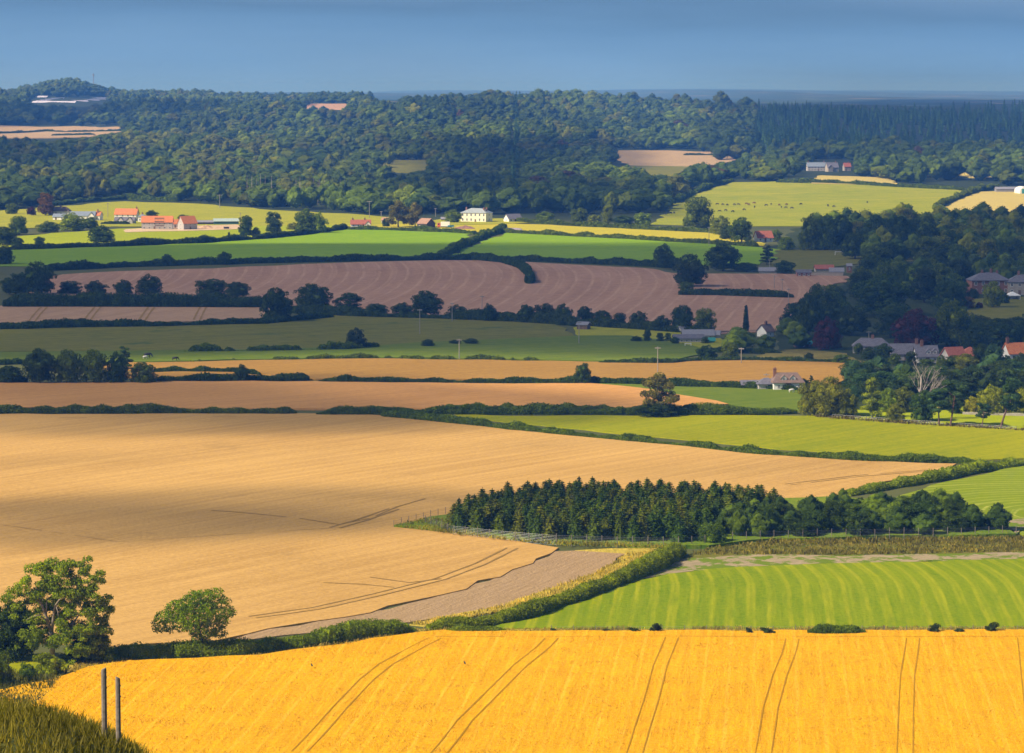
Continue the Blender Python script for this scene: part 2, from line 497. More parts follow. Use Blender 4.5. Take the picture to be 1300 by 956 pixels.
_ico = {}
def ico(sub):
    if sub not in _ico:
        import bmesh
        bm = bmesh.new(); bmesh.ops.create_icosphere(bm, subdivisions=sub, radius=1.0)
        bm.verts.ensure_lookup_table()
        _ico[sub] = (np.array([v.co[:] for v in bm.verts]), np.array([[v.index for v in f.verts] for f in bm.faces])); bm.free()
    return _ico[sub]

def blob(c, r, sub, seed, amp=0.16, freq=None):
    v, f = ico(sub); r = np.asarray(r, float)
    d = 1 + amp * pn(v * 2.2, 1.0, seed)
    return v * r * d[:, None] + np.asarray(c), f

def lobes_round(rg, H, Rr, base, nl, squash=1.0, open_=0.0):
    c0 = base + (H - base) * 0.48; hz = (H - base) * 0.5
    L = [((0, 0, c0), (Rr * 0.66, Rr * 0.66, hz * 0.82))]
    for i in range(nl):
        a = 2 * math.pi * (i * 0.618 + rg.uniform(-0.08, 0.08)); e = rg.uniform(-0.75, 0.95)
        ce = math.sqrt(max(0, 1 - e * e))
        q = rg.uniform(0.85, 1.1) + open_ * rg.uniform(0, 0.3)
        c = (Rr * 0.66 * ce * math.cos(a) * q, Rr * 0.66 * ce * math.sin(a) * q, c0 + hz * 0.66 * e)
        r = Rr * rg.uniform(0.26, 0.44)
        L.append((c, (r, r, r * rg.uniform(0.65, 0.85) * squash)))
    for i in range(5):
        a = 2 * math.pi * (i + rg.uniform(-.2, .2)) / 5; r = Rr * rg.uniform(0.34, 0.44)
        L.append(((Rr * 0.52 * math.cos(a), Rr * 0.52 * math.sin(a), base + (H - base) * rg.uniform(.2, .27)), (r, r, r * .8)))
    return L

def crown_geo(L, nleaf, size, seed, core=0.8, sub=2, cull=0.0, shell=(0.86, 1.1), nz=0.65):
    rg = np.random.default_rng(seed)
    A = np.array([(l[1][0] * l[1][1] + l[1][0] * l[1][2] * 2) for l in L]); A = A / A.sum()
    PV, NV = [], []
    for i, (c, r) in enumerate(L):
        n = int(nleaf * A[i] * 1.7) + 4
        d = rg.normal(size=(n, 3)); d /= np.linalg.norm(d, axis=1, keepdims=True)
        d = d[d[:, 2] > -0.75]
        p = np.array(c) + d * np.array(r) * rg.uniform(shell[0], shell[1], (len(d), 1))
        keep = np.ones(len(p), bool)
        for j, (c2, r2) in enumerate(L):
            if j != i: keep &= np.linalg.norm((p - np.array(c2)) / np.array(r2), axis=1) > 0.84
        p, d = p[keep], d[keep]
        PV.append(p); NV.append(d)
    P = np.concatenate(PV); N = np.concatenate(NV)
    if cull > -1:
        q = pn(P, 1.5 / size * 0.5, seed); ok = q > (cull - 0.55); P, N = P[ok], N[ok]
    if len(P) > nleaf:
        ix = rg.permutation(len(P))[:nleaf]; P, N = P[ix], N[ix]
    N = N * np.array([1, 1, 1]) + np.array([0, 0, 0.25])
    V, Q = leaves(P, N, size, rg, nz=nz)
    tv, tf = [], []; off = len(V)
    if core:
        for i, (c, r) in enumerate(L):
            v, f = blob(c, np.array(r) * core, sub, seed + i)
            tv.append(v); tf.append(f + off); off += len(v)
        V = np.concatenate([V] + tv); T = np.concatenate(tf)
    else: T = None
    return V, Q, T

def trunk_geo(H, rad, top, limbs, rg, sides=7, lean=(0, 0), spread=0.4, start=0.35):
    b = MB()
    pts = [(lean[0] * t * H + 0.02 * H * math.sin(5 * t), lean[1] * t * H + 0.015 * H * math.cos(4 * t), t * H * top) for t in (0, 0.03, 0.2, 0.45, 0.7, 1.0)]
    b.tube(pts, [rad * 1.5, rad * 1.1, rad * 0.9, rad * 0.7, rad * 0.45, rad * 0.15], sides)
    for i in range(limbs):
        t = rg.uniform(start, 0.85) * top; a = i * 2.4 + rg.uniform(-0.4, 0.4); l = H * spread * rg.uniform(0.6, 1.1)
        s = Vector((lean[0] * t * H, lean[1] * t * H, t * H))
        e = s + Vector((math.cos(a) * l, math.sin(a) * l, l * rg.uniform(0.4, 0.9)))
        mid = s.lerp(e, 0.5) + Vector((0, 0, -0.05 * l))
        b.tube([s, mid, e], [rad * 0.45, rad * 0.3, rad * 0.08], 5)
    return b

def clumps(L, n, r0, r1, rg, squash=0.72):
    """break big lobes into leafy clumps set over their surface"""
    A = np.array([l[1][0] ** 2 + l[1][0] * l[1][2] for l in L]); A = A / A.sum(); out = []
    for i, (c, r) in enumerate(L):
        for _ in range(max(2, int(round(n * A[i])))):
            for _t in range(6):
                d = rg.normal(size=3); d /= np.linalg.norm(d)
                if d[2] < -0.65: continue
                p = np.array(c) + d * np.array(r) * rg.uniform(0.8, 1.06)
                if all(np.linalg.norm((p - np.array(c2)) / np.array(r2)) > 0.8 for j, (c2, r2) in enumerate(L) if j != i):
                    q = rg.uniform(r0, r1); out.append((tuple(p), (q, q, q * squash))); break
    return out

def clump_geo(L, n, r0, r1, nleaf, size, seed, core=0.72, cull=0.05, shell=(0.7, 1.25)):
    rg = np.random.default_rng(seed + 900)
    S = clumps(L, n, r0, r1, rg)
    V, Q, T = crown_geo(S, nleaf, size, seed, 0, 1, cull, shell)
    off = len(V); tv, tf = [V], []
    if not core: return V, Q, None
    for i, (c, r) in enumerate(L):
        v, f = blob(c, np.array(r) * core, 2, seed + i); tv.append(v); tf.append(f + off); off += len(v)
    return np.concatenate(tv), Q, np.concatenate(tf)

TPL = {}
def tpl(kind, i, L, nleaf, size, seed, H, rad, top=0.7, limbs=5, mat='leaf', bark='bark', core=0.8, cull=0.0, lean=(0, 0), spread=0.32, sub=2, shell=(0.86, 1.1), cl=None):
    if cl: V, Q, T = clump_geo(L, cl[0], cl[1], cl[2], nleaf, size, seed, core, cull, shell)
    else: V, Q, T = crown_geo(L, nleaf, size, seed, core, sub, cull, shell)
    cm = mk(kind + '_crown', V, Q, T, [M[mat]])
    tm = trunk_geo(H, rad, top, limbs, np.random.default_rng(seed + 5), lean=lean, spread=spread).mesh(kind + '_trunk', M[bark], True)
    ext = V[:, :2]
    TPL.setdefault(kind, []).append(dict(crown=cm, trunk=tm, H=float(V[:, 2].max()), W=float(ext[:, 0].max() - ext[:, 0].min())))

rg0 = np.random.default_rng(3)
for i in range(5):      # round crowned field trees and wood trees, 10 m tall
    tpl('round', i, lobes_round(rg0, 10, 5.0, -1.1 + 0.5 * (i % 3), 17 + i, 1.0, 0.25 * (i % 2)), 5200, 0.42, 20 + i, 10, 0.32, cull=0.05, core=0.62, shell=(0.6, 1.25), cl=(130, 0.7, 1.15))
for i in range(3):      # taller and narrower
    tpl('tall', i, lobes_round(rg0, 12, 3.6, -0.9, 15, 1.15, 0.2), 4600, 0.42, 40 + i, 12, 0.28, cull=0.05, core=0.62, shell=(0.6, 1.25), cl=(120, 0.65, 1.05))
for i in range(3):      # low spreading bushes, leaves to the ground
    tpl('bush', i, lobes_round(rg0, 3.0, 2.2, -0.4, 10, 1.0, 0.2), 2200, 0.22, 60 + i, 3, 0.1, cull=0.05, core=0.66, shell=(0.6, 1.25), cl=(80, 0.3, 0.5))
tpl('poplar', 0, [((0, 0, 1.5 + k_ * 1.35), (0.95 * (1 - 0.075 * k_) * (0.75 if k_ == 0 else 1), 0.95 * (1 - 0.075 * k_), 1.5)) for k_ in range(9)], 1500, 0.42, 71, 13, 0.22, top=0.9, limbs=0)
for i in range(2):      # loose willow: many small clumps with air between
    L = []
    for k_ in range(34):
        a = k_ * 2.399; q = math.sqrt((k_ + 0.5) / 34); e = rg0.uniform(0.16, 0.95)
        rr = 4.3 * q * math.sin(math.pi * min(0.97, 0.22 + 0.72 * e)) 
        L.append(((rr * math.cos(a), rr * math.sin(a), 9.3 * e), (1.15, 1.15, 0.85)))
    tpl('willow', i, L, 3300, 0.42, 80 + i, 10, 0.3, core=0.6, cull=0.12, sub=1)
for i in range(2):      # flat topped pine carried on a bare stem
    L = [((rg0.uniform(-2.3, 2.3), rg0.uniform(-2.3, 2.3), z), (1.6, 1.6, 0.75)) for z in np.linspace(5.0, 11.0, 11)] + [((0, 0, 10.6), (2.1, 2.1, 0.9))]
    tpl('pine', i, L, 2600, 0.38, 90 + i, 11.4, 0.27, top=0.93, limbs=7, mat='needle', bark='pine_bark', core=0.72, cull=0.1, spread=0.18)
for i in range(2):      # layered cedar
    L = [((0, 0, 5), (1.2, 1.2, 4.6))]
    for k_ in range(14):
        z = 1.6 + 9.0 * k_ / 14; a = k_ * 2.4; q = 3.3 * (1 - 0.62 * k_ / 14)
        L.append(((q * math.cos(a), q * math.sin(a), z), (2.3 * (1 - 0.45 * k_ / 14), 2.3 * (1 - 0.45 * k_ / 14), 0.65)))
    tpl('cedar', i, L, 2600, 0.42, 100 + i, 11.4, 0.3, top=0.9, limbs=3, mat='needle', core=0.75, cull=0.05)

def conifer_geo(H, Rr, lev, br, seed, seg=3, sz=0.5, core=True):
    rg = np.random.default_rng(seed); P, N, S = [], [], []
    for l in range(lev):
        t = (l + 0.3) / lev; z = 0.04 * H + 0.93 * H * t; rr = Rr * (1 - t) ** 0.68 * rg.uniform(0.85, 1.12) + 0.08
        for b in range(br):
            a = 2 * math.pi * (b + 0.5 * (l % 2)) / br + rg.uniform(-0.25, 0.25); q = rg.uniform(0.75, 1.15)
            for s in range(seg):
                f = (s + 0.7) / seg
                P.append((rr * q * f * math.cos(a), rr * q * f * math.sin(a), z - 0.24 * rr * f + rg.uniform(-0.08, 0.08)))
                N.append((0.35 * math.cos(a), 0.35 * math.sin(a), 0.9)); S.append(sz * (0.75 + 0.5 * (1 - t)))
    for s in range(4): P.append((0, 0, H * (0.93 + 0.02 * s))); N.append((1, 0, 0.2)); S.append(sz * 0.55)
    V, Q = leaves(np.array(P), np.array(N), np.array(S), rg)
    T = None
    if core:
        n = 9; ring = [(Rr * 0.62 * math.cos(2 * math.pi * i / n) * rg.uniform(0.8, 1.1), Rr * 0.62 * math.sin(2 * math.pi * i / n), 0.12 * H) for i in range(n)]
        o = len(V); V = np.concatenate([V, np.array(ring + [(0, 0, H * 0.95)])])
        T = np.array([(o + i, o + (i + 1) % n, o + n) for i in range(n)])
    return V, Q, T
for i in range(5):
    V, Q, T = conifer_geo(7.0, 1.9, 15, 9, 120 + i, 3, 0.46)
    cm = mk('conifer_crown', V, Q, T, [M['needle']])
    tm = trunk_geo(7.0, 0.11, 0.93, 0, rg0, 6).mesh('conifer_trunk', M['bark'], True)
    TPL.setdefault('conifer', []).append(dict(crown=cm, trunk=tm, H=7.0, W=3.4))

# low detail crowns for the far woods
FARL = []
for i in range(6):
    rg = np.random.default_rng(200 + i)
    L = [((0, 0, 4.2), (4.2, 4.2, 4.6))] + [((2.9 * math.cos(a + i), 2.9 * math.sin(a + i), zz), (rr, rr, rr * .8)) for a, zz, rr in ((0.2, 5.6, 2.6), (1.7, 4.4, 2.9), (2.9, 6.2, 2.4), (4.1, 4.0, 2.8), (5.2, 5.5, 2.5))] + [((.5, -.4, 7.6), (2.7, 2.7, 2.2))]
    V, Q, T = crown_geo(L, 400, 0.6, 210 + i, 0.97, 1, -2, (0.95, 1.07), 0.35)
    FARL.append((V, Q, T))
FARC = []
for i in range(3):
    FARC.append(conifer_geo(12.0, 2.7, 8, 6, 230 + i, 2, 1.5))

REQ = []
def tree(px, py, hpx, wpx, kind='round', tone='mid', label=None, group=None, cat='tree', parts=None, rot=None, lean=0.0, name=None, pos=None, Hm=None, Wm=None, lod=None):
    p = pos if pos is not None else atn(px, py)
    s = pxm(p)
    REQ.append(dict(p=p, H=Hm or hpx / s, W=Wm or wpx / s, kind=kind, tone=tone, label=label, group=group, cat=cat,
                    px=px, hpx=(Hm * s if Hm else hpx), parts=parts, rot=rot, lean=lean, name=name, explicit=label is not None and group is None))

NAMES = dict(round='broadleaf_tree', tall='broadleaf_tree', bush='bush', poplar='poplar_tree', willow='willow_tree', pine='pine_tree', cedar='cedar_tree', conifer='conifer_tree')
def vary(t, a=0.14):
    c = TONE[t] if isinstance(t, str) else t; v = random.uniform(1 - a, 1 + a)
    return (c[0] * v * random.uniform(0.92, 1.1), c[1] * v, c[2] * v * random.uniform(0.9, 1.1))

def place_tree(q):
    k_ = q['kind']; T = random.choice(TPL[k_])
    sx = q['W'] / T['W']; sz = q['H'] / T['H']
    rz = q['rot'] if q['rot'] is not None else random.uniform(0, 6.28)
    nm = q['name'] or NAMES[k_]
    c = vary(q['tone'])
    if k_ == 'bush':
        o = link(nm, T['crown'], None, q['p'], (0, 0, rz), (sx, sx, sz), c)
        return tag(o, q['label'], q['cat'], q['group'])
    r = empty(nm, q['p'], 0.0)
    if q['lean']: r.rotation_euler = (0, q['lean'], 0)
    tag(r, q['label'], q['cat'], q['group'])
    link('crown', T['crown'], r, (0, 0, 0), (0, 0, rz), (sx, sx, sz), c)
    link('trunk', T['trunk'], r, (0, 0, -0.15), (0, 0, rz), (sx, sx, sz))
    return r

# ------------------------------------------------------------------ hedges
def hedge(label, pts, hpx, wm=2.0, tone='mid', name='hedge', group=None, rough=0.25, cat='hedge', gaps=0.0):
    P = [atn(*p) for p in pts]; rg = np.random.default_rng(abs(hash(label)) % 99991 if False else int(sum(ord(c) * (i + 1) for i, c in enumerate(label))) % 99991)
    pm = pxm(P[len(P) // 2]); Hm = hpx / pm
    leaf = min(1.3, max(0.16, 2.0 / pm))
    # centre line
    S = [0.0]
    for i in range(1, len(P)): S.append(S[-1] + (P[i] - P[i - 1]).length)
    Lg = S[-1]; ds = max(0.5, 2.2 * leaf); n = max(3, int(Lg / ds))
    q = np.linspace(0, Lg, n)
    X = np.interp(q, S, [p.x for p in P]); Y = np.interp(q, S, [p.y for p in P])
    X += np.convolve(rg.normal(size=n), np.ones(5) / 5, 'same') * 0.25 * wm * 0.6
    Y += np.convolve(rg.normal(size=n), np.ones(5) / 5, 'same') * 0.25 * wm * 0.6
    Z = zf(X, Y)
    rough = rough * 1.25
    nz = pn(np.stack([q, q * 0, q * 0], 1), 1.0 / max(3.0, 2.2 * Hm), int(Lg)) + 0.6 * pn(np.stack([q, q * 0, q * 0], 1), 1.0 / max(1.2, 0.8 * Hm), int(Lg) + 3)
    hh = Hm * np.clip(0.88 + 1.25 * rough * nz, 0.35, 1.8); ww = wm * np.clip(0.95 + 0.22 * nz, 0.5, 1.5)
    if gaps: hh = np.where(nz < gaps - 1, 0.12 * Hm, hh)
    tp = np.clip(np.minimum(q, Lg - q) / (0.8 * wm), 0.25, 1); hh = hh * tp**0.5; ww = ww * tp**0.5
    dx = np.gradient(X); dy = np.gradient(Y); l = np.hypot(dx, dy) + 1e-9; nx, ny = -dy / l, dx / l
    prof = [(-0.5, -0.1), (-0.54, 0.45), (-0.34, 0.86), (0, 1.0), (0.34, 0.86), (0.54, 0.45), (0.5, -0.1)]; m = len(prof)
    V = np.zeros((n, m, 3))
    for k_, (a, b) in enumerate(prof):
        j = 1 + 0.10 * rg.normal(size=n)
        V[:, k_, 0] = X + nx * a * ww * 0.86 * j; V[:, k_, 1] = Y + ny * a * ww * 0.86 * j; V[:, k_, 2] = Z + b * hh * 0.88 * (j if b > 0 else 1)
    V = V.reshape(-1, 3)
    Qd = [(i * m + k_, i * m + k_ + 1, (i + 1) * m + k_ + 1, (i + 1) * m + k_) for i in range(n - 1) for k_ in range(m - 1)]
    caps = []
    for e in (0, n - 1):
        caps += [(e * m, e * m + k_, e * m + k_ + 1) for k_ in range(1, m - 1)]
    area = Lg * (2 * Hm + wm); nl = int(min(26000, 1.9 * area / (leaf * leaf * 0.42)))
    u = rg.uniform(0, n - 1.001, nl); i0 = u.astype(int); fr = u - i0
    ph = rg.uniform(0.02, 0.98, nl) * math.pi
    a = -np.cos(ph) * 0.55; b = np.clip(np.sin(ph) ** 0.6, 0, 1) * rg.uniform(0.25, 1.0, nl) ** 0.35
    lerp = lambda A_: A_[i0] * (1 - fr) + A_[i0 + 1] * fr
    W_, H_, NX, NY = lerp(ww), lerp(hh), lerp(nx), lerp(ny)
    jit = rg.uniform(0.9, 1.12, nl)
    PX = lerp(X) + NX * a * W_ * jit; PY = lerp(Y) + NY * a * W_ * jit; PZ = lerp(Z) + b * H_ * jit
    Nn = np.stack([NX * a * 1.8, NY * a * 1.8, 0.3 + 0.7 * b], 1)
    LV, LQ = leaves(np.stack([PX, PY, PZ], 1), Nn, leaf, rg)
    me = mk(name, np.concatenate([V, LV]), np.concatenate([np.array(Qd), LQ + len(V)]), caps, [M['leaf']])
    c = P[len(P) // 2]
    o = link(name, me, color=vary(tone, 0.06))
    return tag(o, label, cat, group)

# ------------------------------------------------------------------ clouds that cast the field shadows
EL, AZ = R(40), math.atan2(-0.42, -0.907)
SUN = Vector((math.cos(EL) * math.cos(AZ), math.cos(EL) * math.sin(AZ), math.sin(EL)))
def cloud(px_pts, alt, opac, soft, label, seed):
    P = [atn(*p) if p[1] > 130 else at(*p) for p in px_pts]
    G = []
    for p in P:
        t = (alt - p.z) / SUN.z; G.append((p.x + SUN.x * t, p.y + SUN.y * t))
    # densify and roughen the outline
    out = []
    for i in range(len(G)):
        a = Vector(G[i]); b = Vector(G[(i + 1) % len(G)]); n = max(2, int((b - a).length / 25))
        out += [a.lerp(b, k_ / n) for k_ in range(n)]
    A = np.array([(v.x, v.y) for v in out])
    for _ in range(3): A = (np.roll(A, 1, 0) + 2 * A + np.roll(A, -1, 0)) / 4
    q = np.concatenate([A, np.zeros((len(A), 1))], 1)
    A = A + np.stack([pn(q, 1 / 38.0, seed), pn(q, 1 / 38.0, seed + 9)], 1) * 9.0
    poly = [tuple(a) for a in A]
    st = max(14.0, (A[:, 0].max() - A[:, 0].min()) / 60)
    GX, GY = np.meshgrid(np.arange(A[:, 0].min(), A[:, 0].max(), st), np.arange(A[:, 1].min(), A[:, 1].max(), st))
    GX = GX.ravel(); GY = GY.ravel(); ok = inside(poly, GX, GY); GX, GY = GX[ok], GY[ok]
    ok = edge_dist(poly, GX, GY) > 0.4 * st; GX, GY = GX[ok], GY[ok]
    vo, eo, fo, *_ = geometry.delaunay_2d_cdt([Vector(p) for p in poly] + [Vector(p) for p in zip(GX, GY)], [], [list(range(len(poly)))], 1, 1e-3)
    V = np.array([(v.x, v.y) for v in vo]); D = edge_dist(poly, V[:, 0], V[:, 1])
    q = np.concatenate([V, np.zeros((len(V), 1))], 1)
    dome = np.sqrt(np.clip(D / 120.0, 0, 1))
    top = alt + 20 + dome * (60 + 35 * pn(q, 1 / 45.0, seed)); bot = alt - dome * (16 + 8 * pn(q, 1 / 60.0, seed + 4))
    edge = D < 1e-3
    top = np.where(edge, alt, top); bot = np.where(edge, alt, bot)
    n = len(V)
    VV = np.concatenate([np.column_stack([V, top]), np.column_stack([V, bot])])
    tr = [tuple(f) for f in fo] + [tuple(v + n for v in f[::-1]) for f in fo]
    cnt = set()
    for f in fo:
        for i in range(len(f)): cnt.add((f[i], f[(i + 1) % len(f)]))
    qd = [(b, a, a + n, b + n) for a, b in cnt if (b, a) not in cnt]
    mat, g, outn = newmat('cloud_mist')
    ed = g.n('ShaderNodeAttribute', attribute_name='rim').outputs['Fac']
    pos = g.n('ShaderNodeNewGeometry').outputs['Position']
    nz = g.noise(pos, 1 / 90.0, 5, 0.6)
    al = g.math('MULTIPLY', g.rng(g.math('ADD', ed, g.math('MULTIPLY', g.math('SUBTRACT', nz, 0.5), 0.9)), 0.05, 0.75, 0, 1, True), opac)
    df = g.n('ShaderNodeBsdfDiffuse', {'Color': (0.85, 0.86, 0.88, 1)})
    tl = g.n('ShaderNodeBsdfTranslucent', {'Color': (0.85, 0.87, 0.9, 1)})
    sc = g.n('ShaderNodeMixShader', {0: 0.5, 1: df.outputs[0], 2: tl.outputs[0]})
    tp_ = g.n('ShaderNodeBsdfTransparent')
    sh = g.n('ShaderNodeMixShader', {0: al, 1: tp_.outputs[0], 2: sc.outputs[0]})
    g.t.links.new(sh.outputs[0], outn.inputs[0])
    me = mk('cloud', VV, qd, tr, [mat], smooth=True)
    at_ = me.attributes.new('rim', 'FLOAT', 'POINT')
    at_.data.foreach_set('value', np.tile(np.clip(D / soft, 0, 1), 2).astype(np.float32))
    o = link('cloud', me)
    return tag(o, label, 'cloud', None, 'structure')
# ================================================================== the ground, one sheet out to the horizon
def ground_sheet():
    ds = np.concatenate([np.linspace(-60, 30, 10), np.exp(np.linspace(math.log(34), math.log(25900), 430))])
    t = np.linspace(-1, 1, 221); us = 0.62 * np.sign(t) * np.abs(t) ** 1.7
    Y = np.repeat(ds[:, None], len(us), 1); X = us[None, :] * (np.maximum(Y, 0) + 160)
    Z = zf(X, Y)
    V = np.stack([X, Y, Z], 2).reshape(-1, 3); n, m = X.shape
    i = np.arange(n - 1)[:, None] * m + np.arange(m - 1)[None, :]
    Q = np.stack([i, i + 1, i + m + 1, i + m], 2).reshape(-1, 4)
    mt, g, out = newmat('open_ground')
    pos = g.n('ShaderNodeNewGeometry').outputs['Position']
    y = g.n('ShaderNodeSeparateXYZ', {0: pos}).outputs[1]
    vor = g.n('ShaderNodeTexVoronoi', {'Vector': g.n('ShaderNodeMapping', {'Vector': pos, 'Scale': (1 / 260, 1 / 700, 1)}).outputs[0], 'Scale': 1.0})
    vc = g.n('ShaderNodeSeparateColor', {0: vor.outputs['Color']}).outputs[0]
    rp = g.n('ShaderNodeValToRGB', {0: vc})
    e = rp.color_ramp.elements; e[0].position = 0; e[0].color = (0.035, 0.065, 0.025, 1); e[1].position = 1; e[1].color = (0.12, 0.15, 0.06, 1)
    for p_, c_ in ((0.45, (0.05, 0.085, 0.03, 1)), (0.5, (0.26, 0.21, 0.11, 1)), (0.62, (0.22, 0.18, 0.10, 1)), (0.66, (0.07, 0.11, 0.035, 1))):
        q = e.new(p_); q.color = c_
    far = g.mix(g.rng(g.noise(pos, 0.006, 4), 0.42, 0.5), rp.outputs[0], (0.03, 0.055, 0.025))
    near = g.mix(g.noise(pos, 0.05, 5, 0.6), (0.055, 0.075, 0.02), (0.14, 0.14, 0.04))
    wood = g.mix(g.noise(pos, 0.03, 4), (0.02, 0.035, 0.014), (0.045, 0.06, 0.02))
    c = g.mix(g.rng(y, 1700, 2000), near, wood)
    far = g.mix(g.rng(y, 8000, 12000), far, g.mix(0.4, far, (0.10, 0.16, 0.17)))  # bluish tint of distant haze put into the ground colour
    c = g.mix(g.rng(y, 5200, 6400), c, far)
    p = g.n('ShaderNodeBsdfPrincipled', {'Base Color': c, 'Roughness': 0.9, 'Specular IOR Level': 0.1})
    g.t.links.new(p.outputs[0], out.inputs[0])
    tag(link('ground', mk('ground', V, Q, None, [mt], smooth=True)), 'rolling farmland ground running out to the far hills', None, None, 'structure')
ground_sheet()

FM = dict(
 gold=field_mat('ripe_wheat', (0.60, 0.285, 0.003), (0.84, 0.465, 0.010), (1.0, 22.0), 1.6, bump=0.5, patch_amt=0.25, stripe=(3.1, 0.35, (0.92, 0.58, 0.07), (0.7, 1.4))),
 wheat=field_mat('pale_wheat', (0.42, 0.245, 0.070), (0.63, 0.385, 0.120), (2.5, 70.0), 1.3, bump=0.22, patch_amt=0.6, spots=((0.36, 0.22, 0.07), 0.035, 0.60, 0.78)),
 band=field_mat('wheat_band', (0.48, 0.240, 0.070), (0.64, 0.335, 0.105), (4.0, 60.0), 0.6, bump=0.3, patch_amt=0.4),
 gband=field_mat('golden_band', (0.28, 0.152, 0.030), (0.41, 0.235, 0.052), (4.0, 60.0), 0.6, bump=0.3, patch_amt=0.4),  # base darkened for the partial cloud shade on this band
 track=field_mat('wheel_track', (0.25, 0.155, 0.045), (0.38, 0.24, 0.07), (1.0, 6.0), 2.0),
 track2=field_mat('near_wheel_track', (0.38, 0.19, 0.008), (0.54, 0.28, 0.015), (1.0, 6.0), 2.0),
 stubble=field_mat('grey_stubble', (0.30, 0.20, 0.10), (0.47, 0.32, 0.17), (0.7, 9.0), 2.2, patch_amt=0.2, bump=0.6, spots=((0.15, 0.17, 0.03), 0.12, 0.66, 0.74)),
 brown=field_mat('brown_stubble', (0.33, 0.185, 0.115), (0.49, 0.29, 0.185), (7.0, 130.0), 0.25, patch_amt=0.35, stripe=(6.5, 0.75, (0.54, 0.34, 0.22), (0.0, 1.5))),
 tan=field_mat('tan_stubble', (0.38, 0.235, 0.135), (0.50, 0.32, 0.19), (5.0, 90.0), 0.3, patch_amt=0.3),
 fartan=field_mat('far_tan_stubble', (0.36, 0.25, 0.13), (0.46, 0.33, 0.17), (8.0, 200.0), 0.1, patch_amt=0.4),
 dryst=field_mat('dry_stubble', (0.46, 0.37, 0.10), (0.58, 0.47, 0.14), (6.0, 150.0), 0.15, patch_amt=0.35),
 meadow=field_mat('striped_meadow', (0.130, 0.205, 0.001), (0.235, 0.285, 0.002), (1.1, 20.0), 1.2, stripe=(3.0, 0.62, (0.40, 0.385, 0.012), (-0.6, 1.4)), patch_amt=0.5, bump=0.3),
 meadow2=field_mat('striped_meadow_far', (0.15, 0.22, 0.002), (0.23, 0.275, 0.004), (1.1, 20.0), 1.0, stripe=(3.0, 0.8, (0.44, 0.45, 0.09), (0.1, 1.3)), patch_amt=0.3),
 lush=field_mat('lush_grass', (0.19, 0.225, 0.001), (0.34, 0.325, 0.002), (3.0, 60.0), 0.9, patch=0.02, patch_amt=0.7),
 lime=field_mat('lime_grass', (0.26, 0.32, 0.002), (0.34, 0.38, 0.003), (8.0, 150.0), 0.12, patch_amt=0.3),
 green=field_mat('green_ley', (0.165, 0.305, 0.002), (0.245, 0.375, 0.004), (8.0, 150.0), 0.12, patch_amt=0.4),
 pasture=field_mat('old_pasture', (0.130, 0.140, 0.014), (0.215, 0.200, 0.026), (6.0, 90.0), 0.2, patch_amt=0.6, spots=((0.085, 0.12, 0.018), 0.04, 0.56, 0.70)),
 paddock=field_mat('paddock', (0.095, 0.150, 0.008), (0.160, 0.200, 0.015), (6.0, 90.0), 0.2, patch_amt=0.6, spots=((0.20, 0.17, 0.05), 0.05, 0.64, 0.76)),
 ypast=field_mat('dry_pasture', (0.27, 0.29, 0.012), (0.39, 0.37, 0.02), (9.0, 130.0), 0.1, patch_amt=0.4, stripe=(16.0, 0.25, (0.24, 0.27, 0.02), (0.2, 1.2))),
 cattle=field_mat('cattle_pasture', (0.215, 0.265, 0.012), (0.36, 0.345, 0.022), (14.0, 300.0), 0.06, patch_amt=0.7),
 golds=field_mat('golden_strip', (0.42, 0.37, 0.02), (0.52, 0.45, 0.035), (8.0, 150.0), 0.12, patch_amt=0.3),
 rough=field_mat('rough_grass', (0.11, 0.10, 0.02), (0.30, 0.25, 0.055), (1.5, 14.0), 0.8, patch=0.05, patch_amt=1.0, bump=0.7, spots=((0.16, 0.075, 0.03), 0.22, 0.60, 0.72)),
 olive=field_mat('olive_rough', (0.10, 0.115, 0.012), (0.21, 0.19, 0.03), (1.2, 10.0), 0.9, patch=0.06, patch_amt=0.8, bump=0.7, spots=((0.06, 0.10, 0.01), 0.3, 0.55, 0.68)),
 soilg=field_mat('thin_soil', (0.25, 0.20, 0.115), (0.42, 0.33, 0.20), (0.8, 14.0), 1.2, patch_amt=0.4, spots=((0.14, 0.20, 0.012), 0.22, 0.47, 0.54)),
 drygr=field_mat('dry_grass', (0.34, 0.27, 0.035), (0.56, 0.43, 0.075), (1.0, 8.0), 0.9, patch=0.06, patch_amt=0.6, bump=0.7),
 greengr=field_mat('green_verge', (0.10, 0.18, 0.008), (0.20, 0.24, 0.018), (1.0, 8.0), 0.9, patch=0.06, patch_amt=0.7, bump=0.6),
 dirt=field_mat('sandy_yard', (0.50, 0.36, 0.22), (0.66, 0.50, 0.33), (3.0, 20.0), 0.2, patch_amt=0.5),
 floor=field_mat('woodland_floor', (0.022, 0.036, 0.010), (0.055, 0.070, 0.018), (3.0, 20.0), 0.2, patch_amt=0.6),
 hill=field_mat('knoll_grass', (0.10, 0.11, 0.02), (0.24, 0.20, 0.05), (0.3, 2.0), 3.0, patch=0.3, patch_amt=0.8, bump=0.8),
)

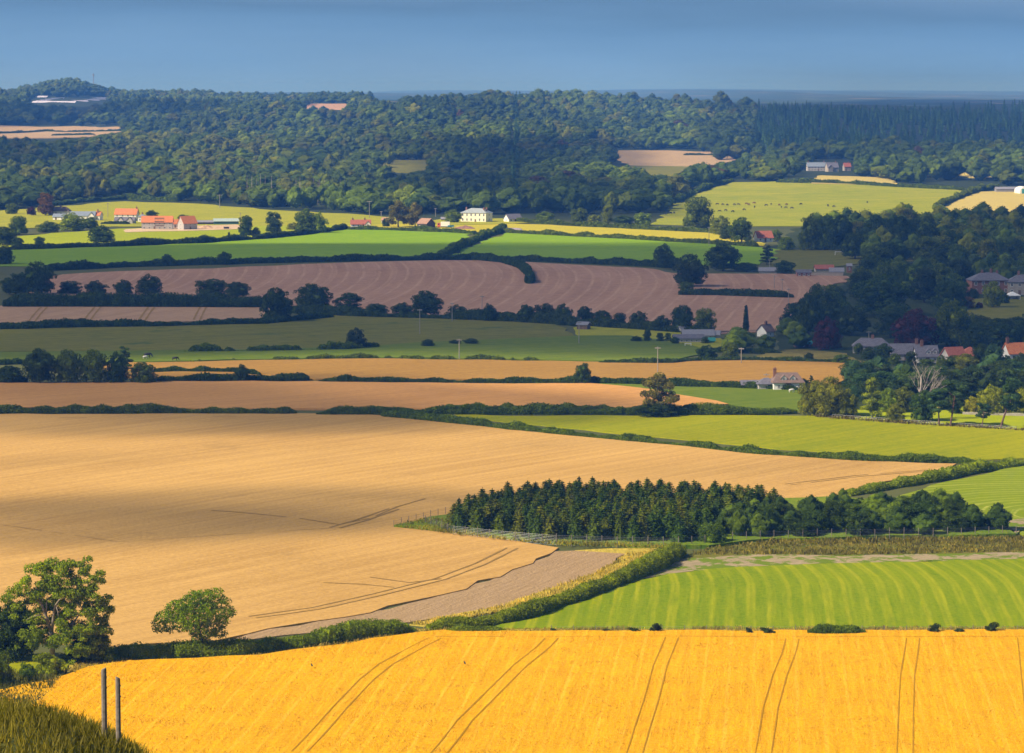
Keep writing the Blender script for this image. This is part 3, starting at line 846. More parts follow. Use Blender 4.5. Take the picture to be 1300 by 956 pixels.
# ---- near fields
TRACKS = [([(795, 990), (815, 930), (826, 896), (838, 850), (848, 826), (853, 814)], 0.17, 0.95), ([(963, 990), (978, 905), (990, 862), (1001, 835), (1006, 816)], 0.17, 0.95), ([(1148, 990), (1150, 905), (1152, 862), (1157, 830), (1159, 815)], 0.17, 0.95),
          ([(545, 975), (590, 920), (630, 880), (660, 850), (690, 826), (700, 815)], 0.2, 0.95), ([(380, 960), (430, 905), (465, 868), (490, 848), (530, 826), (552, 815)], 0.18, 0.95), ([(1320, 990), (1310, 905), (1304, 850), (1300, 815)], 0.17, 0.95),
          ([(552, 813), (700, 813), (850, 812.5), (1005, 813.5), (1160, 813), (1330, 813)], 0.22, 0)]
p0 = at(950, 745)
field('wheat_field', [(60, 868), (85, 861), (112, 851), (160, 843), (250, 840), (330, 836), (400, 826), (470, 815), (530, 807), (562, 804), (640, 805), (1600, 804), (1600, 992), (-300, 992), (-300, 940)],
      FM['gold'], 0.55, ('dir', 980), lines=[
*TRACKS], lmat=FM['track2'], label='golden ripe wheat field nearest the viewer', step=4.0)
field('grass_verge', [(62, 868), (86, 861), (112, 851), (160, 843), (250, 840), (330, 836), (400, 826), (470, 815), (530, 807), (562, 804), (640, 805), (1600, 804), (1600, 799), (640, 800), (560, 799), (530, 800), (470, 806), (400, 816), (330, 825), (250, 832), (150, 834), (100, 838), (60, 842), (30, 850), (0, 866)],
      FM['drygr'], 0.18, label='strip of dry yellow grass between wheat and meadow')
field('grass_lane', [(-200, 880), (-300, 832), (0, 824), (25, 834), (60, 836), (90, 842), (62, 862), (30, 872)], FM['lush'], 0.22, label='green grass bank beside the left hand trees')
field('striped_meadow', [(622, 799), (640, 793), (700, 775), (760, 755), (800, 741), (850, 730), (900, 724), (1000, 719), (1100, 716), (1300, 711), (1600, 709), (1600, 799), (640, 800)],
      FM['meadow'], 0.25, ('dir', 950, 0.004, p0.y - 4), label='lime green mown meadow with pale curved stripes', step=4.0)
field('rough_ground', [(800, 741), (866, 711), (960, 705), (1100, 706), (1300, 702), (1600, 702), (1600, 709), (1300, 711), (1100, 716), (1000, 719), (900, 724), (850, 730)], FM['soilg'], 0.22, ('dir', 6000), label='thin grey soil with green weeds above the striped meadow')
field('rough_grass', [(866, 711), (900, 697), (985, 688), (1300, 683), (1600, 682), (1600, 702), (1300, 702), (1100, 706), (960, 705)], FM['olive'], 0.24, ('dir', 6000), label='olive rough grass band below the plantation')
field('stubble_strip', [(270, 818), (340, 800), (440, 785), (560, 757), (650, 725), (704, 701), (730, 700), (795, 704), (760, 727), (700, 748), (640, 770), (520, 791), (400, 804)], FM['stubble'], 0.15, ('dir', 2400), label='curved strip of grey stubble beside the wheat')
field('dry_verge', [(520, 794), (640, 770), (700, 748), (760, 727), (795, 704), (730, 700), (830, 697), (850, 700), (830, 712), (760, 738), (700, 758), (640, 777), (540, 796)], FM['drygr'], 0.2, label='strip of straw coloured dry grass along the hedge')
field('wheat_field', [(-330, 527), (0, 527), (200, 526), (380, 526), (500, 529), (650, 545), (800, 561), (960, 576), (1100, 586), (1214, 590), (1185, 603), (1120, 613), (1060, 632), (900, 655), (600, 664), (548, 662), (505, 671), (560, 677), (640, 686), (709, 697), (700, 704), (650, 725), (560, 757), (440, 785), (340, 800), (270, 816), (150, 822), (0, 815), (-330, 812)],
      FM['wheat'], 0.28, ('dir', 3600), lines=[
      ([(268, 650), (300, 652), (380, 660), (430, 668), (470, 660), (505, 645), (540, 635)], 0.4, 0), ([(425, 672), (460, 662), (500, 648)], 0.6, 1.0), ([(0, 668), (150, 690), (430, 672)], 0.2, 0),
      ([(320, 786), (400, 775), (480, 757), (560, 737), (610, 718), (650, 698)], 0.45, 0.95), ([(470, 735), (520, 742), (560, 737)], 0.5, 0), ([(500, 748), (460, 744), (410, 742)], 0.4, 0),
      ([(1000, 617), (1090, 606), (1180, 599)], 0.4, 0.8), ([(75, 532), (110, 532)], 0.5, 0), ([(270, 530), (300, 530)], 0.5, 0)], lmat=FM['track'], label='broad pale wheat field crossed by cloud shadow', step=6.0)
field('plantation_floor', [(500, 671), (548, 660), (590, 655), (700, 640), (960, 640), (1060, 634), (1130, 640), (1210, 648), (1275, 668), (1290, 682), (985, 688), (900, 697), (820, 697), (720, 692), (640, 685), (560, 676)], FM['greengr'], 0.7, label='grassy floor of the fenced plantation')
field('striped_meadow', [(1135, 634), (1200, 613), (1300, 593), (1640, 575), (1640, 690), (1300, 682), (1285, 672), (1272, 660), (1210, 646)], FM['meadow2'], 0.25, ('arc', (1368, 655)), label='green meadow with curved mowing arcs behind the plantation')
field('soil_track', [(1270, 670), (1300, 660), (1640, 650), (1640, 668), (1300, 672), (1290, 681)], FM['soilg'], 0.4, label='bare track at the plantation corner')
# ---- middle fields
field('grass_field', [(560, 527), (640, 529), (800, 529), (950, 528), (1041, 529), (1150, 537), (1290, 546), (1640, 552), (1640, 590), (1300, 583), (1215, 585), (1100, 579), (960, 568), (800, 553), (650, 538)], FM['lush'], 0.22, ('dir', 4000), label='bright green grass field below the pine row')
field('park_grass', [(1041, 529), (1060, 522), (1300, 516), (1640, 516), (1640, 552), (1290, 546), (1150, 537)], FM['lime'], 0.3, ('dir', 4000), label='sunlit park grass around the pines')
field('wheat_band', [(-330, 489), (0, 488), (200, 486), (400, 486), (650, 488), (742, 488), (800, 493), (880, 506), (925, 515), (860, 520), (640, 521), (400, 521), (200, 520), (-330, 518)], FM['band'], 0.5, ('dir', 5200), label='pale wheat band between two dark hedges')
field('grass_strip', [(742, 488), (800, 487), (870, 492), (1010, 495), (1040, 500), (1060, 524), (1000, 522), (925, 515), (880, 506), (800, 493)], FM['paddock'], 0.25, ('dir', 5200), label='green strip in front of the dark roofed cottage')
field('golden_field', [(120, 463), (195, 462), (330, 459), (500, 457), (700, 460), (830, 462), (900, 460), (960, 459), (1100, 461), (1090, 475), (1060, 492), (1000, 494), (870, 490), (742, 485), (520, 483), (400, 483), (330, 476), (200, 472), (120, 470)], FM['gband'], 0.5, ('dir', 6000), label='golden wheat band crossed by a power pole')
field('tan_strip', [(150, 475), (260, 473), (330, 478), (260, 481), (150, 480)], FM['gband'], 0.45, ('dir', 6000))
field('pasture', [(-330, 424), (0, 419), (80, 417), (340, 412), (430, 398), (640, 408), (700, 411), (720, 418), (735, 432), (640, 431), (500, 438), (330, 445), (190, 446), (-330, 450)], FM['pasture'], 0.25, ('dir', 6000), label='olive pasture with one dark round tree')
field('pasture', [(-330, 450), (190, 446), (330, 445), (500, 438), (640, 431), (735, 427), (800, 427), (838, 432), (880, 440), (895, 450), (860, 457), (800, 460), (640, 456), (500, 455), (330, 457), (200, 460), (-330, 466)], FM['paddock'], 0.3, ('dir', 6000), label='dark green paddock below the olive pasture')
field('paddock', [(735, 427), (728, 417), (760, 412), (830, 416), (900, 424), (930, 436), (900, 447), (880, 440), (838, 432), (800, 427)], FM['ypast'], 0.35, ('dir', 4000), label='paler green paddock beside the village hall')
field('stubble_field', [(-330, 390), (0, 389), (150, 389), (340, 390), (345, 402), (330, 405), (200, 411), (0, 415), (-330, 417)], FM['tan'], 0.3, ('dir', 1900), lines=[([(40, 410), (48, 399), (56, 391)], 0.7, 1.1), ([(110, 409), (117, 399), (124, 391)], 0.7, 1.1), ([(180, 408), (186, 399), (192, 391)], 0.7, 1.1), ([(250, 407), (254, 398), (258, 391)], 0.7, 1.1)], lmat=FM['track'], label='tan stubble field with four pairs of wheel tracks')
field('stubble_field', [(40, 356), (80, 349), (150, 345), (350, 338), (560, 331), (640, 331), (700, 335), (830, 342), (860, 348), (1000, 348), (1075, 351), (1050, 374), (1020, 396), (990, 420), (900, 425), (780, 416), (640, 408), (450, 402), (340, 392), (150, 385), (40, 380)], FM['brown'], 0.25, ('dir', 1250, 0.0005, 1180), label='large brown stubble field with sweeping rows')
# ---- far fields
field('grass_field', [(-330, 322), (0, 320), (15, 318), (100, 315), (200, 312), (300, 305), (440, 291), (600, 297), (585, 312), (560, 326), (440, 330), (300, 334), (100, 338), (-330, 338)], FM['green'], 0.3, ('dir', 5000), label='long green field half in cloud shadow')
field('grass_field', [(575, 325), (600, 312), (640, 296), (700, 299), (800, 304), (960, 314), (1000, 318), (965, 336), (860, 338), (800, 336), (700, 332)], FM['green'], 0.3, ('dir', 5000), label='green field below the golden strip')
field('grass_field', [(-300, 312), (0, 306), (30, 300), (150, 291), (300, 288), (440, 286), (440, 291), (300, 304), (200, 310), (60, 314)], FM['lime'], 0.35, ('dir', 5000), label='vivid lime field in front of the orange roofed farm')
field('golden_strip', [(440, 287), (540, 284), (640, 284), (800, 291), (925, 297), (970, 312), (800, 302), (640, 295), (600, 296)], FM['golds'], 0.3, ('dir', 5000), label='golden strip behind the green field')
field('lawn', [(520, 283), (560, 279), (640, 278), (700, 282), (640, 285), (560, 287)], FM['ypast'], 0.45, ('dir', 5000), label='lawn in front of the cream country house')
field('pasture', [(-330, 275), (0, 268), (75, 262), (160, 256), (250, 259), (330, 266), (460, 273), (520, 279), (520, 286), (440, 288), (300, 288), (150, 288), (-300, 300), (-330, 304)], FM['ypast'], 0.3, ('dir', 5000), label='yellow green pasture behind the orange roofed farm')
field('yard', [(160, 292), (205, 289), (300, 286), (312, 289), (300, 292), (160, 296)], FM['dirt'], 0.5, ('dir', 5000), label='bare sandy building yard in front of the farm')
field('cattle_field', [(826, 285), (850, 268), (875, 246), (930, 232), (1100, 232), (1226, 240), (1205, 256), (1190, 265), (1204, 276), (1204, 287), (1090, 288), (950, 288)], FM['cattle'], 0.4, ('dir', 9000), label='yellow green hill pasture with grazing cattle')
field('stubble_field', [(1204, 289), (1204, 274), (1190, 266), (1206, 256), (1240, 244), (1300, 243), (1640, 243), (1640, 289)], FM['dryst'], 0.4, ('dir', 9000), label='pale stubble field below the farm shed')
field('playing_field', [(985, 342), (985, 318), (1085, 317), (1200, 318), (1200, 330), (1085, 336), (1020, 345)], FM['pasture'], 0.35, ('dir', 5000), label='village football pitch between the trees')
field('lawn', [(1195, 392), (1215, 380), (1300, 378), (1640, 380), (1640, 412), (1290, 412), (1262, 408)], FM['pasture'], 0.35, ('dir', 5000), label='sloping lawn below the large slate house')
field('rough_bank', [(955, 462), (975, 446), (1020, 445), (1075, 450), (1100, 462), (1060, 463)], FM['rough'], 0.4, ('dir', 5000), label='rough tan bank behind the golden field')
for pts, mt, lb in (([(780, 199), (785, 192), (850, 192), (945, 195), (935, 204), (905, 211), (880, 213), (800, 211)], 'fartan', 'tan field in a clearing of the woods'),
                    ([(800, 211), (880, 212), (880, 217), (856, 224), (815, 222)], 'pasture', 'small green clearing below the tan field'),
                    ([(480, 209), (492, 205), (540, 204), (595, 205), (595, 212), (520, 220), (490, 219)], 'pasture', 'green clearing in the dark woods'),
                    ([(1030, 234), (1044, 224), (1135, 227), (1135, 236)], 'dryst', 'pale field below the blue roofed manor'),
                    ([(1170, 224), (1176, 215), (1285, 216), (1275, 227)], 'dryst', 'small pale field before the dark wood'),
                    ([(-300, 170), (-300, 159), (0, 160), (100, 161), (200, 161), (190, 167), (120, 174), (40, 176)], 'fartan', 'pale far field on the left ridge'),
                    ([(380, 138), (388, 132.5), (445, 132.5), (445, 140)], 'tan', 'pinkish stubble field on the skyline')):
    field('far_field', pts, FM[mt], 0.9, ('dir', 9000), label=lb, step=14.0)
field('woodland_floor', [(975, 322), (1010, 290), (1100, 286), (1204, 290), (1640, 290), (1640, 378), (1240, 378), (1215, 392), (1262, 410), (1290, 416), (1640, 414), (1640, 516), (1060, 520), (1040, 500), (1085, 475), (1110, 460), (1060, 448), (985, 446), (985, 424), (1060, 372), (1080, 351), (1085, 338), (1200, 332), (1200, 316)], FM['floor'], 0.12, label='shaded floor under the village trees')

# ================================================================== hedges
H_ = hedge
H_('broad near hedge from the large ash to the wheat corner', [(128, 838), (200, 837), (300, 833), (400, 819), (470, 808), (526, 804)], 21, 3.2, 'fresh')
H_('thick hedge curving up beside the grey stubble strip', [(545, 801), (600, 797), (650, 789), (700, 773), (760, 752), (830, 724), (866, 703)], 19, 2.9, 'fresh')
H_('short low hedge at the tip of the striped meadow', [(568, 804), (600, 804.5), (642, 804)], 10, 2.0, 'fresh')
H_('dark hedge along the far edge of the broad wheat field', [(486, 529), (560, 536), (650, 546), (760, 557), (870, 567), (960, 577), (1100, 586), (1238, 588)], 9.5, 2.6, 'mid', rough=0.32)
H_('double hedge behind the broad wheat field left of the willow', [(402, 527), (520, 527), (640, 526), (700, 526), (800, 526)], 13, 3.0, 'mid', rough=0.35)
H_('overgrown hedge running right from the willow', [(790, 526), (870, 527), (950, 526), (1012, 525)], 15, 3.6, 'mid', rough=0.4)
H_('second low hedge just behind the double hedge', [(560, 521), (700, 521.5), (800, 521.5)], 8, 2.4, 'mid', rough=0.4)
H_('straight dark hedge at the left end of the broad wheat field', [(-300, 525), (0, 525), (200, 525.5), (376, 526)], 11.5, 2.6, 'mid')
H_('big hedge climbing right of the plantation to the frame edge', [(1075, 630), (1120, 621), (1180, 611), (1240, 599), (1300, 590), (1620, 540)], 13, 3.6, 'fresh', rough=0.3)
H_('hedge behind the pale wheat band left of the round tree', [(405, 486), (520, 487), (640, 488.5), (742, 488)], 9, 2.4, 'dark')
H_('dark clipped hedge running from the round tree to the cottage', [(742, 487), (800, 488), (870, 490), (960, 494), (1012, 496)], 10, 2.6, 'dark', rough=0.15)
H_('hedge right of the dark clump beside the pale wheat band', [(196, 485), (290, 484), (392, 483)], 10, 2.6, 'dark')
H_('upper hedge right of the dark clump', [(196, 472), (300, 474), (330, 477)], 7, 2.2, 'dark')
H_('short hedge left of the dark clump on the upper line', [(-300, 464), (0, 463), (32, 462)], 7, 2.2, 'dark')
H_('taller hedge left of the dark clump on the lower line', [(-300, 486), (0, 486), (36, 485.5)], 17, 3.5, 'dark')
H_('gappy scrub hedge above the golden wheat band', [(240, 461), (330, 458), (420, 457), (500, 456), (640, 458), (690, 459)], 6, 2.4, 'mid', rough=0.5, gaps=0.75)
H_('patchy scrub line crossing the pasture', [(225, 447), (330, 446), (440, 444), (480, 441)], 7, 2.6, 'mid', rough=0.6, gaps=0.8)
H_('scrub under the single pasture tree', [(430, 442), (480, 440)], 7, 2.6, 'dark', rough=0.5, gaps=0.5)
H_('thin hedge along the foot of the dark green paddock', [(760, 462), (850, 462.5), (885, 459), (960, 459), (1080, 462)], 6, 2.4, 'dark', rough=0.4)
H_('hedge between tan stubble and olive pasture', [(-300, 419), (0, 418.5), (100, 416), (200, 415), (340, 411), (422, 403)], 8.5, 2.8, 'dark', rough=0.35)
H_('tall thick dark hedge above the tan stubble field', [(5, 390), (150, 390), (342, 391)], 17, 5.0, 'dark', rough=0.18)
H_('dark hedge at the foot of the brown stubble left half', [(345, 396), (450, 402), (560, 405), (660, 409)], 13, 4.0, 'dark', rough=0.4)
H_('dark hedge at the foot of the brown stubble right half', [(655, 409), (740, 414), (840, 421), (900, 425)], 13, 4.0, 'dark', rough=0.4)
H_('dark hedge above the left half of the brown stubble', [(55, 344), (160, 339), (300, 335), (440, 332), (560, 330), (600, 330)], 8.5, 3.0, 'dark')
H_('dark hedge above the right half of the brown stubble', [(590, 329), (700, 333), (800, 337.5), (866, 341)], 8.5, 3.0, 'dark')
H_('diagonal hedge between the two green fields', [(556, 327), (590, 313), (618, 300), (642, 294)], 9, 3.2, 'mid')
H_('curved hedge hooking into the brown stubble field', [(600, 330), (640, 334), (662, 341), (674, 352), (673, 361)], 9.5, 3.0, 'dark')
H_('hedge tail right of the large dark tree in the brown stubble', [(862, 375), (900, 375), (960, 377), (1006, 378.5)], 10, 3.4, 'dark')
H_('short hedge stub in the brown stubble near the village', [(1022, 380), (1046, 379.5)], 6, 3.0, 'dark')
H_('hedge between the lime field and the shaded green field', [(10, 318), (60, 316.5), (150, 313), (250, 309.5), (330, 304), (420, 294), (442, 291)], 8, 3.0, 'dark')
H_('low hedge above the shaded green field', [(440, 292), (530, 293), (606, 298)], 5.5, 2.6, 'mid')
H_('low hedge between golden strip and green field', [(622, 295), (700, 299), (800, 304), (900, 310), (962, 314)], 6, 2.8, 'mid')
H_('hedge behind the golden strip', [(655, 282), (720, 286), (800, 291), (922, 297)], 6.5, 2.8, 'mid')
H_('hedge at the foot of the left woods', [(56, 263), (100, 257), (160, 253), (226, 256)], 6.5, 3.0, 'mid')
H_('hedge down the left edge of the cattle pasture', [(858, 258), (880, 247), (905, 237), (930, 231)], 7, 3.5, 'mid')
H_('hedge along the top of the cattle pasture', [(985, 232), (1090, 235), (1224, 242)], 6, 3.2, 'mid')
H_('curving hedge between cattle pasture and pale stubble', [(1206, 287), (1204, 275), (1188, 266), (1210, 255), (1238, 244), (1268, 239)], 8, 4.0, 'mid')
H_('hedge at the foot of the pale stubble field', [(1208, 291), (1300, 291), (1620, 291)], 6, 3.0, 'dark')
H_('hedge line across the tan clearing', [(868, 198), (900, 198), (940, 199)], 3.4, 3.0, 'dark')
H_('dark hedge across the far left fields', [(-300, 167), (60, 167.5), (180, 167)], 3.2, 3.5, 'dark')
H_('short far hedge below the left ridge fields', [(66, 173), (120, 172)], 3.2, 3.5, 'dark')
H_('garden hedge behind the orange roofed farm', [(128, 285), (165, 285)], 4, 2.4, 'dark')
H_('clipped hedge along the village hall', [(905, 446), (990, 450)], 9, 4, 'dark')
H_('clipped bush hedge in the verge of the near wheat', [(1024, 807), (1060, 807), (1097, 807)], 14, 2.2, 'mid')

# ================================================================== trees one can tell apart
t_ = tree
# village, farm and hedgerow trees, left to right, far to near
t_(58, 274, 30, 26, 'tall', 'bronze', 'tall bronze tinted tree left of the slate roofed farmhouse')
t_(40, 274, 12, 14, 'round', 'copper', 'small purple tree under the bronze tree')
t_(15, 272, 15, 18, 'round', 'mid', 'round tree at the left edge behind the lime field')
t_(24, 298, 25, 28, 'round', 'mid', 'green tree at the left end of the lime field')
t_(61, 295, 15, 34, 'round', 'mid', 'low spreading tree hiding the white lean-to')
t_(92, 293, 24, 38, 'round', 'fresh', 'broad green tree before the blue slate farmhouse')
t_(114, 292, 17, 26, 'round', 'mid', 'smaller tree right of the one before the farmhouse')
t_(129, 308, 23, 40, 'round', 'dark', 'dark spreading oak standing out on the lime field')
t_(50, 311, 11, 15, 'round', 'dark', 'small dark tree on the left of the lime field')
t_(4, 312, 25, 36, 'round', 'dark', 'dark tree at the left edge above the shaded field')
t_(22, 313, 12, 20, 'round', 'dark', 'low dark tree beside the one at the left edge')
t_(5, 336, 25, 28, 'round', 'dark', 'dark tree at the left end of the shaded green field')
t_(212, 337, 15, 17, 'round', 'dark', 'small round tree in the hedge under the shaded green field')
t_(285, 336, 17, 19, 'round', 'dark', 'second small round tree in that hedge further right')
t_(193, 276, 10, 18, 'round', 'dark', 'dark tree behind the long orange roof')
t_(233, 283, 11, 18, 'round', 'dark', 'dark tree behind the orange gabled house')
t_(313, 302, 29, 22, 'tall', 'dark', 'upright dark tree at the right end of the farm yard')
t_(325, 302, 14, 12, 'round', 'olive', 'small olive tree beside the upright dark one')
t_(291, 303, 9, 5, 'tall', 'dark', 'thin little tree alone on the lime field')
t_(347, 298, 30, 26, 'tall', 'dark', 'tall tree left of the twin crowned tree')
t_(388, 296, 32, 28, 'round', 'mid', 'dark half of the twin crowned tree')
t_(405, 296, 28, 24, 'round', 'fresh', 'paler half of the twin crowned tree')
t_(373, 292, 10, 22, 'round', 'olive', 'low scrubby tree between the two tall ones')
t_(506, 289, 35, 32, 'willow', 'willow', 'grey green willow left of the brown barn')
t_(527, 289, 33, 26, 'willow', 'willow', 'right hand willow touching the brown barn')
t_(490, 288, 12, 12, 'round', 'dark', 'small dark tree at the foot of the left willow')
t_(575, 283, 18, 26, 'round', 'fresh', 'garden tree left of the cream country house')
t_(20, 374, 28, 44, 'round', 'dark', 'dark tree at the left end of the thick hedge')
t_(48, 374, 44, 56, 'round', 'dark', 'tallest dark tree at the left of the thick hedge')
t_(88, 373, 17, 34, 'round', 'dark', 'low dark tree right of the tallest left one')
t_(122, 373, 18, 32, 'round', 'dark', 'small dark crown halfway along the left hedge line')
t_(157, 374, 20, 28, 'round', 'dark', 'dark tree just left of the broad oak behind the hedge')
t_(189, 374, 27, 40, 'round', 'dark', 'broad dark oak behind the thick hedge')
t_(268, 377, 24, 44, 'round', 'dark', 'left of the paired dark trees behind the hedge')
t_(301, 378, 21, 38, 'round', 'dark', 'right of the paired dark trees behind the hedge')
t_(350, 408, 44, 46, 'round', 'dark', 'large dark oak at the end of the tan stubble')
t_(397, 397, 38, 54, 'round', 'dark', 'broad dark tree behind the large oak')
t_(443, 398, 27, 44, 'willow', 'dark', 'loose topped tree right of the broad dark one')
t_(478, 400, 15, 36, 'round', 'dark', 'low dark tree in the hedge under brown stubble')
t_(512, 402, 19, 34, 'round', 'dark', 'medium dark tree left of the tall hedge oak')
t_(540, 402, 34, 44, 'round', 'dark', 'tall hedge oak below the middle of the brown stubble')
t_(580, 405, 19, 34, 'round', 'dark', 'dark tree right of the tall hedge oak')
t_(620, 408, 24, 22, 'round', 'dark', 'upright dark tree beside a white pole')
t_(645, 408, 13, 22, 'round', 'dark', 'small dark tree left of the purple grey barn row')
t_(669, 410, 24, 26, 'round', 'dark', 'first dark tree of the row right of centre')
t_(691, 410, 26, 30, 'round', 'shade', 'second dark tree of the row right of centre')
t_(714, 411, 27, 28, 'round', 'dark', 'third and tallest dark tree of that row')
t_(742, 413, 25, 26, 'round', 'shade', 'dark tree behind the brown shed')
t_(764, 415, 22, 30, 'round', 'dark', 'dark tree right of the brown shed')
t_(787, 417, 21, 22, 'round', 'shade', 'small dark tree before the gap in the row')
t_(811, 418, 24, 32, 'round', 'dark', 'dark tree left of the two tall ones')
t_(840, 421, 22, 28, 'round', 'dark', 'lower dark tree at the foot of the tall pair')
t_(866, 422, 36, 36, 'round', 'dark', 'left of the tall pair by the village hall')
t_(894, 423, 33, 32, 'round', 'fresh', 'right of the tall pair by the village hall')
t_(947, 421, 34, 10, 'poplar', 'dark', 'slim pointed poplar in front of the brown stubble')
t_(822, 434, 17, 12, 'tall', 'dark', 'small upright tree at the paddock corner')
t_(838, 434, 12, 12, 'tall', 'dark', 'left sapling of the paddock corner')
t_(848, 434, 12, 11, 'tall', 'mid', 'right sapling of the paddock corner')
t_(808, 434, 8, 18, 'round', 'dark', 'low dark bush shaped tree left of the saplings')
t_(898, 455, 18, 32, 'round', 'dark', 'dark round tree below the football goal')
t_(927, 455, 21, 24, 'round', 'fresh', 'fresher green tree right of the dark round one')
t_(452, 442, 27, 31, 'round', 'shade', 'lone dark tree in the olive pasture')
t_(543, 440, 10, 20, 'round', 'dark', 'low dark tree in the pasture right of the lone one')
t_(578, 437, 6, 18, 'round', 'dark', 'small scrub tree by the pasture poles')
t_(598, 437, 8, 22, 'round', 'dark', 'scrub tree right of the pasture poles')
t_(843, 340, 32, 32, 'round', 'dark', 'dark tree left of the great round tree')
t_(853, 342, 17, 28, 'round', 'shade', 'low dark crown touching the great round tree')
t_(875, 364, 44, 52, 'round', 'shade', 'great round dark tree standing in the brown stubble')
t_(872, 373, 16, 23, 'round', 'mid', 'small green tree under the great round one')
t_(918, 344, 36, 50, 'round', 'dark', 'broad grey green tree right of the great round one')
t_(948, 345, 12, 36, 'round', 'dark', 'low dark crown below the broad grey green tree')
t_(974, 336, 25, 23, 'cedar', 'shade', 'dark cedar left of the football pitch')
t_(996, 348, 18, 28, 'round', 'dark', 'dark round tree at the pitch corner')
t_(885, 289, 41, 44, 'round', 'mid', 'fine round tree in the corner of the cattle pasture')
t_(915, 298, 25, 34, 'round', 'olive', 'olive tree right of the round pasture corner tree')
t_(941, 308, 33, 32, 'round', 'mid', 'dark green tree left of the red roofed house')
t_(922, 304, 20, 20, 'round', 'dark', 'small tree between the olive and dark ones')
t_(816, 286, 17, 24, 'round', 'fresh', 'small round tree behind the golden strip')
t_(772, 285, 26, 18, 'tall', 'olive', 'tall olive tree at the wood edge')
t_(735, 283, 20, 24, 'round', 'mid', 'middle sized tree right of the white bungalow')
t_(755, 284, 12, 18, 'round', 'bright', 'small bright tree at the wood edge')
t_(792, 286, 13, 30, 'round', 'dark', 'low dark tree at the wood edge')
t_(692, 283, 15, 26, 'round', 'mid', 'tree just right of the white bungalow')
t_(985, 306, 15, 18, 'round', 'mid', 'tree right of the red roofed house')
t_(998, 318, 18, 24, 'round', 'fresh', 'low tree on the near corner of the pitch')
t_(12, 487, 24, 38, 'round', 'dark', 'leftmost tree of the dark clump')
t_(50, 487, 46, 46, 'round', 'dark', 'second tree of the dark clump')
t_(86, 487, 46, 46, 'round', 'mid', 'middle tree of the dark clump')
t_(119, 487, 46, 44, 'round', 'mid', 'fourth tree of the dark clump')
t_(148, 487, 42, 36, 'round', 'dark', 'tree below the dark cedar in the clump')
t_(158, 470, 31, 26, 'cedar', 'dark', 'dark flat topped cedar above the clump')
t_(182, 487, 28, 38, 'round', 'mid', 'rightmost lower tree of the dark clump')
t_(307, 485, 24, 24, 'round', 'dark', 'small dark tree in the hedge right of the clump')
t_(740, 488, 28, 25, 'round', 'dark', 'dark ball shaped tree in front of the golden band')
t_(835, 528, 56, 54, 'willow', 'willow', 'large pale olive willow in the hedge')
t_(835, 529, 20, 60, 'round', 'dark', 'dark undergrowth tree at the foot of the willow')
# park trees on the right
t_(1032, 527, 46, 42, 'round', 'olive', 'olive green tree at the left of the park group')
t_(1054, 529, 54, 52, 'round', 'olive', 'largest olive green tree of the park group')
t_(1075, 530, 38, 34, 'round', 'olive', 'lower olive tree right of the largest one')
t_(1107, 532, 54, 36, 'cedar', 'fresh', 'layered cedar at the edge of the park')
t_(1128, 524, 32, 34, 'round', 'fresh', 'round tree behind the cedar')
t_(1146, 524, 34, 36, 'round', 'olive', 'yellowish tree between cedar and dead tree')
t_(1137, 536, 26, 28, 'round', 'olive', 'small olive tree on the bank before the dead tree')
t_(1172, 536, 42, 36, 'round', 'dark', 'dark tree under the bare dead branches')
t_(1192, 541, 50, 32, 'pine', 'blue', 'straight pine right of the dead tree')
t_(1207, 542, 60, 36, 'pine', 'blue', 'tallest pine leaning slightly right', lean=0.1)
t_(1247, 543, 32, 20, 'pine', 'blue', 'small young pine on the bank', lean=0.06)
t_(1271, 544, 68, 34, 'pine', 'blue', 'strongly leaning pine at the right edge', lean=0.27)
t_(1258, 527, 40, 46, 'round', 'lime', 'lime green tree behind the young pine')
t_(1290, 527, 42, 42, 'round', 'lime', 'lime green tree behind the leaning pine')
t_(1234, 526, 24, 28, 'round', 'lime', 'low lime tree left of the lime pair')
t_(1212, 526, 22, 22, 'round', 'mid', 'dark green tree behind the tall pine')
# purple beeches and specials in the village wood
t_(1050, 444, 43, 42, 'round', 'copper', 'purple beech above the teal garden shed')
t_(1162, 442, 52, 68, 'round', 'copper', 'great purple beech behind the slate cottages')
t_(1120, 402, 54, 78, 'round', 'dark', 'massive rounded tree on the village hill')
t_(1208, 440, 62, 58, 'round', 'mid', 'large tree right of the great purple beech')
t_(1201, 392, 42, 26, 'cedar', 'blue', 'blue green cedar left of the large slate house')
t_(1260, 391, 36, 31, 'round', 'bright', 'bright green tree in front of the large slate house')
t_(1228, 392, 16, 20, 'round', 'bronze', 'bronze shrub tree on the lawn edge')
t_(1243, 392, 9, 12, 'round', 'copper', 'small purple shrub tree under the bright tree')
t_(1255, 350, 48, 34, 'tall', 'olive', 'tall pale tree behind the large slate house')
t_(1030, 318, 48, 38, 'round', 'mid', 'tall tree group left behind the pitch')
t_(1047, 318, 46, 32, 'round', 'mid', 'middle tall tree behind the pitch')
t_(1068, 320, 48, 40, 'round', 'dark', 'tall tree right behind the pitch')
t_(1110, 322, 50, 48, 'round', 'dark', 'dark crowned tree above the village hill')
t_(1140, 322, 50, 50, 'round', 'dark', 'second dark crown above the village hill')
t_(1087, 478, 18, 16, 'round', (0.42, 0.20, 0.01), 'small orange flowering tree by the golden band end')
t_(1030, 494, 18, 9, 'cedar', 'shade', 'small dark spire tree right of the cottage')
t_(1021, 494, 14, 16, 'round', 'dark', 'low tree at the right end of the cottage')
t_(1003, 495, 9, 14, 'round', 'dark', 'shrub sized tree before the cottage')
t_(1027, 458, 11, 14, 'round', 'dark', 'small dark tree on the tan bank')
